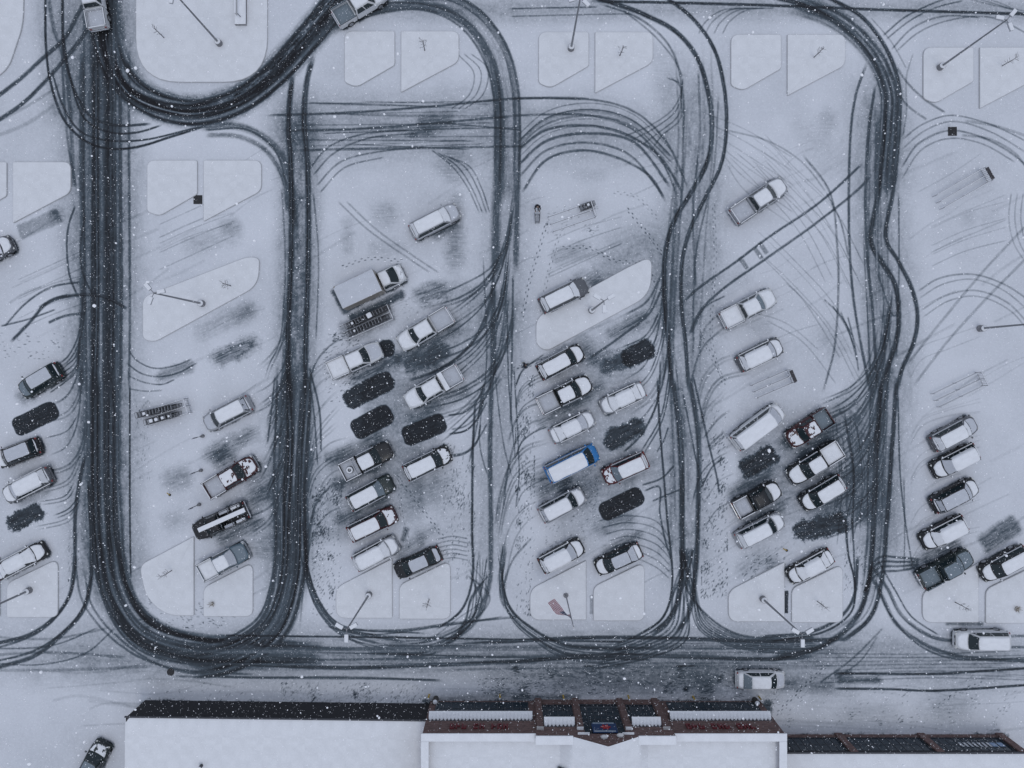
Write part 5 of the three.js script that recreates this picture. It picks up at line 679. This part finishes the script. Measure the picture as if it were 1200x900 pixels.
// ---------------------------------------------------------------- trolleys and trolley bays
const WIRE = mat(0.085, 0.09, 0.10, 0.5, { metalness: 0.5 });
function trolley() {
  const g = new THREE.Group(), b = []; // front toward +x
  const T = 0.015; for (let i = 0; i < 7; i++) { const z = -0.24 + i * 0.08; b.push(box(0.82, T, T, 0.02, 0.5, z * 0.85)); b.push(box(T, 0.44, T, 0.44, 0.72, z * 0.85), box(T, 0.44, T, -0.4, 0.74, z)); }
  for (let i = 0; i < 9; i++) { const x = -0.4 + i * 0.105, z = lerp(0.27, 0.22, i / 8); for (const s of [-1, 1]) b.push(box(T, 0.46, T, x, 0.73, s * z)); b.push(box(T, T, 2 * z, x, 0.5, 0)); }
  for (const y of [0.6, 0.78, 0.95]) for (const s of [-1, 1]) b.push(rod([-0.42, y, s * 0.275], [0.45, y, s * 0.22], y > 0.9 ? 0.016 : 0.009, undefined, 4));
  b.push(box(0.03, 0.03, 0.44, 0.45, 0.95, 0)); part(g, 'basket', merge(b), WIRE);
  part(g, 'handle', rod([-0.52, 1.0, -0.28], [-0.52, 1.0, 0.28], 0.02, undefined, 8), mat(0.06, 0.06, 0.065, 0.5)); part(g, 'child_seat', rbox(0.05, 0.26, 0.46, 0.02, -0.33, 0.85, 0), mat(0.28, 0.29, 0.31, 0.6));
  part(g, 'frame', merge([rod([-0.45, 0.14, -0.26], [0.42, 0.14, -0.2], 0.018), rod([-0.45, 0.14, 0.26], [0.42, 0.14, 0.2], 0.018), rod([-0.45, 0.14, -0.26], [-0.5, 1.0, -0.28], 0.018), rod([-0.45, 0.14, 0.26], [-0.5, 1.0, 0.28], 0.018), rod([0.42, 0.14, -0.2], [0.42, 0.14, 0.2], 0.016)]), WIRE);
  for (const x of [-0.42, 0.4]) for (const s of [-1, 1]) { const c = new THREE.CylinderGeometry(0.06, 0.06, 0.03, 10); c.rotateX(Math.PI / 2); c.translate(x, 0.06, s * 0.2); part(g, 'castor', c, RUBBER); }
  return g;
}
const tr0 = trolley(); let trUsed = 0;
function putTrolley(u, v, deg, label, group) { const o = trUsed++ ? tr0.clone() : tr0; o.position.set(PX(u), 0.002, PZ(v)); o.rotation.y = R(deg); top(o, 'shopping_trolley', label, 'shopping trolley', group); return o; }
function trolleyRow(u0, v0, u1, v1, n, label, group, chunks = []) {
  const deg = Math.atan2(-(v1 - v0), u1 - u0) * 180 / Math.PI;
  for (let i = 0; i < n; i++) putTrolley(lerp(u0, u1, i / (n - 1)), lerp(v0, v1, i / (n - 1)), deg, label, group);
  for (const [f, s] of chunks) { const g = new THREE.Mesh(rbox(0.35 * s, 0.22 * s, 0.35 * s, 0.07 * s), SNOW); g.position.set(PX(lerp(u0, u1, f)), 1.0 + 0.06 * s, PZ(lerp(v0, v1, f))); g.rotation.y = R(deg + 5); top(g, 'snow_lump', `white snow lump on the ${label.replace('shopping trolley nested in the ', '').replace('shopping trolley standing at the closed end of', 'trolleys in')}`, 'snow lump', 'snow lumps on the trolleys'); }
}
function bay(u0, v0, u1, v1, wid, label, o = {}) {    // three parallel rails and a grid end panel; end at (u1, v1)
  const deg = Math.atan2(-(v1 - v0), u1 - u0) * 180 / Math.PI, L = Math.hypot(u1 - u0, v1 - v0) / UPM, W = wid / UPM, g = new THREE.Group();
  for (const s of o.sides || [-1, 0, 1]) { const z = s * W / 2; part(g, 'rail', merge([rod([0, 0.75, z], [L, 0.75, z], 0.03), rod([0, 0.35, z], [L, 0.35, z], 0.025), rod([0, 0, z], [0, 0.75, z], 0.03), rod([L / 2, 0, z], [L / 2, 0.75, z], 0.03), rod([L, 0, z], [L, 1.1, z], 0.03)]), STEEL); part(g, 'rail_snow', rod([0.05, 0.785, z], [L - 0.05, 0.785, z], 0.028), SNOW); }
  const e = [rod([L, 0.3, -W / 2], [L, 0.3, W / 2], 0.025), rod([L, 1.1, -W / 2], [L, 1.1, W / 2], 0.03)]; for (let i = 0; i <= 8; i++) e.push(rod([L, 0.05, lerp(-W / 2, W / 2, i / 8)], [L + 0.12, 1.1, lerp(-W / 2, W / 2, i / 8)], 0.015, undefined, 4)); part(g, 'end_panel', merge(e), STEEL);
  if (o.board) part(g, 'end_board', box(0.34, 0.07, W * 0.9, L + 0.05, 1.16, 0), mat(0.035, 0.032, 0.036, 0.7)); else part(g, 'end_snow', rod([L, 1.14, -W / 2], [L, 1.14, W / 2], 0.035), SNOW);
  g.position.set(PX(u0), 0.01, PZ(v0)); g.rotation.y = R(deg); top(g, 'trolley_bay', label, 'trolley bay', 'trolley bays in the slots');
}
bay(176, 490, 223, 475, 17, 'trolley bay holding two rows of nested trolleys beside the silver estate', { board: 0 });
trolleyRow(170, 485, 209, 476, 12, 'shopping trolley nested in the upper row beside the silver estate'.replace('upper', 'longer'), 'trolleys in the bay by the silver estate', [[0.12, 0.8]]);
trolleyRow(180, 493, 209, 485.5, 9, 'shopping trolley nested in the shorter row beside the silver estate', 'trolleys in the bay by the silver estate', [[0.1, 1], [0.3, 0.9], [0.55, 0.8], [0.8, 0.6]]);
bay(403, 391, 459, 366, 18, 'trolley bay holding two rows of nested trolleys beside the box lorry', {});
trolleyRow(412, 381, 453, 362, 13, 'shopping trolley nested in the row nearer the box lorry', 'trolleys in the bay by the box lorry', [[0.08, 0.7], [0.56, 1.5]]);
trolleyRow(414, 390, 452, 373, 12, 'shopping trolley nested in the row farther from the box lorry', 'trolleys in the bay by the box lorry', [[0.1, 0.6]]);
bay(645, 264, 694, 247, 18, 'trolley bay holding a few trolleys near the person pushing a trolley', { });
trolleyRow(684, 244, 691, 241.5, 3, 'shopping trolley standing at the closed end of the bay near the person pushing a trolley', 'few trolleys in the bay near the walking person', [[0.6, 0.7]]);
bay(882, 459, 924, 441, 16, 'empty trolley bay with dark end bar between the crossover and the long white van', { board: 1 });
bay(1097, 238, 1151, 207, 17, 'empty trolley bay with dark end board in open snow', { board: 1 });
bay(1094, 469, 1146, 444, 17, 'empty trolley bay with grid end beside the row of four dark edged cars', {});
// ---------------------------------------------------------------- people
function person(joints, bones, colors, extra) {
  const mc = new MarchingCubes(72, mat(0.5, 0.5, 0.5), false, false, 120000), n = 72, S = 1.06, cy = 0.98, f = new Float32Array(n * n * n);
  const P = bones.map(([a, b, ra, rb, c]) => ({ a: joints[a], b: joints[b], ra, rb, c }));
  const dist = (x, y, z) => { let d = 9, near = 9, col = 0; for (const q of P) { const [ax, ay, az] = q.a, dx = q.b[0] - ax, dy = q.b[1] - ay, dz = q.b[2] - az, L = dx * dx + dy * dy + dz * dz || 1e-6, t = clamp(((x - ax) * dx + (y - ay) * dy + (z - az) * dz) / L), e = Math.hypot(x - ax - dx * t, y - ay - dy * t, z - az - dz * t) - lerp(q.ra, q.rb, t); if (e < near) { near = e; col = q.c; } const h = clamp(0.5 + 0.5 * (d - e) / 0.045); d = lerp(d, e, h) - 0.045 * h * (1 - h); } return [d, col]; };
  for (let k = 0; k < n; k++) for (let j = 0; j < n; j++) for (let i = 0; i < n; i++) { const x = (i - n / 2) / (n / 2) * S, y = (j - n / 2) / (n / 2) * S + cy, z = (k - n / 2) / (n / 2) * S; f[k * n * n + j * n + i] = -dist(x, y, z)[0]; }
  mc.isolation = 0; mc.field.set(f); mc.update();
  const c = mc.count ?? mc.geometry.drawRange.count, p = new Float32Array(c * 3), col = new Float32Array(c * 3);
  for (let i = 0; i < c; i++) { const x = mc.positionArray[3 * i] * S, y = mc.positionArray[3 * i + 1] * S + cy, z = mc.positionArray[3 * i + 2] * S; p.set([x, y, z], 3 * i); col.set(colors[dist(x, y, z)[1]], 3 * i); }
  let g = new THREE.BufferGeometry(); g.setAttribute('position', new THREE.BufferAttribute(p, 3)); g.setAttribute('color', new THREE.BufferAttribute(col, 3)); g = mergeVertices(g, 1e-4); g.computeVertexNormals();
  const tint = (q, cc) => { q = q.index ? q : mergeVertices(q); q.deleteAttribute('uv'); const a = new Float32Array(q.attributes.position.count * 3); for (let i = 0; i < a.length; i += 3) a.set(cc, i); q.setAttribute('color', new THREE.BufferAttribute(a, 3)); return q; };
  return new THREE.Mesh(mergeGeometries([g, ...extra.map(([q, cc]) => tint(q, cc))]), new THREE.MeshStandardMaterial({ vertexColors: true, roughness: 0.9 }));
}
const COAT = [0.012, 0.014, 0.022], JEANS = [0.02, 0.026, 0.045], SKIN = [0.42, 0.27, 0.2], HAIR = [0.014, 0.011, 0.01], BOOT = [0.012, 0.011, 0.011], GREY = [0.32, 0.33, 0.34];
function hand(wr, dir, down, skin) { // palm and five curled fingers
  const ex = [], d = new THREE.Vector3(...dir).normalize(), dn = new THREE.Vector3(...down).normalize(), sd = new THREE.Vector3().crossVectors(d, dn), w = new THREE.Vector3(...wr), at = (a, b, c) => w.clone().addScaledVector(d, a).addScaledVector(dn, b).addScaledVector(sd, c).toArray();
  for (let i = 0; i < 4; i++) { const s = -0.03 + i * 0.02, l = [0.03, 0.038, 0.036, 0.028][i]; ex.push([rod(at(0.06, 0, s), at(0.06 + l, 0.012, s), 0.009, 0.008), skin], [rod(at(0.06 + l, 0.012, s), at(0.055 + l, 0.05, s), 0.008, 0.006), skin]); }
  ex.push([rod(at(0.02, 0.005, 0.035), at(0.05, 0.04, 0.045), 0.01, 0.008), skin]); return ex;
}
function face(h, fx, skin) { // nose, ears, eyes and mouth on a head centred at h looking along fx
  const f = new THREE.Vector3(...fx).normalize(), s = new THREE.Vector3(0, 1, 0).cross(f).normalize(), c = new THREE.Vector3(...h), at = (a, y, b) => c.clone().addScaledVector(f, a).addScaledVector(s, b).add(new THREE.Vector3(0, y, 0)).toArray(), sp = (p, r, cc) => { const g = new THREE.SphereGeometry(r, 8, 6); g.translate(...p); return [g, cc]; };
  return [sp(at(0.105, -0.015, 0), 0.018, skin), sp(at(0.088, 0.012, 0.032), 0.011, HAIR), sp(at(0.088, 0.012, -0.032), 0.011, HAIR), sp(at(0, -0.005, 0.088), 0.022, skin), sp(at(0, -0.005, -0.088), 0.022, skin), [rod(at(0.09, -0.055, -0.022), at(0.09, -0.055, 0.022), 0.008), [0.3, 0.12, 0.1]]];
}
const BONES = [['pel', 'chest', 0.155, 0.18, 0], ['chest', 'neck', 0.17, 0.075, 0], ['shl', 'shr', 0.095, 0.095, 0], ['neck', 'head', 0.065, 0.07, 2], ['head', 'crown', 0.095, 0.088, 2], ['headb', 'crownb', 0.08, 0.098, 3], ['shl', 'ell', 0.078, 0.06, 0], ['ell', 'wrl', 0.058, 0.042, 0], ['wrl', 'pal', 0.036, 0.034, 2], ['shr', 'elr', 0.078, 0.06, 0], ['elr', 'wrr', 0.058, 0.042, 0], ['wrr', 'par', 0.036, 0.034, 2], ['hipl', 'knl', 0.105, 0.072, 1], ['knl', 'anl', 0.068, 0.05, 1], ['hipr', 'knr', 0.105, 0.072, 1], ['knr', 'anr', 0.068, 0.05, 1], ['anl', 'tol', 0.055, 0.042, 4], ['anr', 'tor', 0.055, 0.042, 4]];
{ // pushing a trolley: leaning forward, both arms out to the handle; forward is +x
  const J = { pel: [0, 0.95, 0], chest: [0.13, 1.3, 0], neck: [0.2, 1.5, 0], head: [0.24, 1.58, 0], crown: [0.25, 1.66, 0], headb: [0.19, 1.6, 0], crownb: [0.2, 1.69, 0], shl: [0.16, 1.4, -0.2], shr: [0.16, 1.4, 0.2], ell: [0.34, 1.17, -0.27], elr: [0.34, 1.17, 0.27], wrl: [0.56, 1.06, -0.2], wrr: [0.56, 1.06, 0.2], pal: [0.62, 1.04, -0.19], par: [0.62, 1.04, 0.19], hipl: [0, 0.9, -0.1], hipr: [0, 0.9, 0.1], knl: [0.12, 0.5, -0.1], knr: [-0.08, 0.5, 0.1], anl: [0.12, 0.09, -0.1], anr: [-0.26, 0.12, 0.1], tol: [0.3, 0.05, -0.11], tor: [-0.08, 0.05, 0.11] };
  const o = person(J, BONES, [COAT, JEANS, SKIN, HAIR, BOOT], [...hand(J.wrl, [1, -0.3, 0], [0, -1, 0], SKIN), ...hand(J.wrr, [1, -0.3, 0], [0, -1, 0], SKIN), ...face([0.245, 1.62, 0], [1, -0.2, 0], SKIN)]);
  o.position.set(PX(629.5), 0, PZ(243.5)); o.rotation.y = R(-90); top(o, 'person', 'person in a dark coat leaning forward to push a shopping trolley', 'person');
  putTrolley(629.5, 243.5 + 1.16 * UPM, -90, 'shopping trolley pushed through open snow by the person in a dark coat'); }
{ // walking, holding a pale bag at the side
  const J = { pel: [0, 0.95, 0], chest: [0.03, 1.3, 0], neck: [0.04, 1.5, 0], head: [0.07, 1.58, 0], crown: [0.07, 1.67, 0], headb: [0.02, 1.6, 0], crownb: [0.03, 1.69, 0], shl: [0.02, 1.41, -0.21], shr: [0.02, 1.41, 0.21], ell: [-0.06, 1.14, -0.27], elr: [0.1, 1.14, 0.27], wrl: [-0.06, 0.88, -0.3], wrr: [0.26, 0.94, 0.26], pal: [-0.05, 0.82, -0.3], par: [0.31, 0.9, 0.26], hipl: [0, 0.9, -0.1], hipr: [0, 0.9, 0.1], knl: [0.2, 0.52, -0.1], knr: [-0.04, 0.5, 0.1], anl: [0.26, 0.1, -0.1], anr: [-0.28, 0.14, 0.1], tol: [0.44, 0.06, -0.11], tor: [-0.12, 0.05, 0.11] };
  const o = person(J, BONES, [COAT, JEANS, SKIN, HAIR, BOOT], [...hand(J.wrl, [0.1, -1, 0], [1, 0, 0], SKIN), ...hand(J.wrr, [0.5, -0.6, 0], [0.6, -0.6, 0], SKIN), ...face([0.075, 1.62, 0], [1, 0, 0], SKIN)]);
  o.position.set(PX(614.5), 0, PZ(428.5)); o.rotation.y = R(12); top(o, 'person', 'person in a dark coat walking to the boxy off-roader carrying a pale bag', 'person');
  const bg = new THREE.Group(); part(bg, 'sack', rbox(0.36, 0.4, 0.2, 0.07, 0, 0.24, 0), mat(0.42, 0.43, 0.42, 0.8)); const t = new THREE.TorusGeometry(0.1, 0.012, 6, 14, Math.PI); t.translate(0, 0.42, 0); part(bg, 'handle', t, TRIM); bg.position.set(PX(614.5) - 0.06 * 0.98 - 0.3 * 0.2, 0.29, PZ(428.5) - 0.3 * 0.98); bg.rotation.y = R(12); top(bg, 'carrier_bag', 'pale carrier bag held by the person walking to the off-roader', 'bag'); }
// ---------------------------------------------------------------- falling snow
{ const N = 340000, g = new THREE.IcosahedronGeometry(1, 0), im = new THREE.InstancedMesh(g, mat(0.92, 0.92, 0.93, 1), N), m = new THREE.Matrix4(), q = new THREE.Quaternion(), p = new THREE.Vector3(), s = new THREE.Vector3();
  for (let i = 0; i < N; i++) { let x, y, z; do { x = rr(-60, 60); z = rr(-45, 48); y = rr(0.3, 82); } while (Math.hypot(x, y - FLY, z) < 8); p.set(x, y, z); const r = rr(0.008, 0.021); s.set(r, r * rr(0.6, 1), r * rr(0.8, 1.3)); q.setFromEuler(new THREE.Euler(rr(0, 3), rr(0, 3), rr(0, 3))); m.compose(p, q, s); im.setMatrixAt(i, m); }
  im.name = 'falling_snow'; im.userData = { kind: 'stuff', label: 'snowflakes falling through the air above the car park', category: 'snow' }; scene.add(im); }

renderer.render(scene, camera);
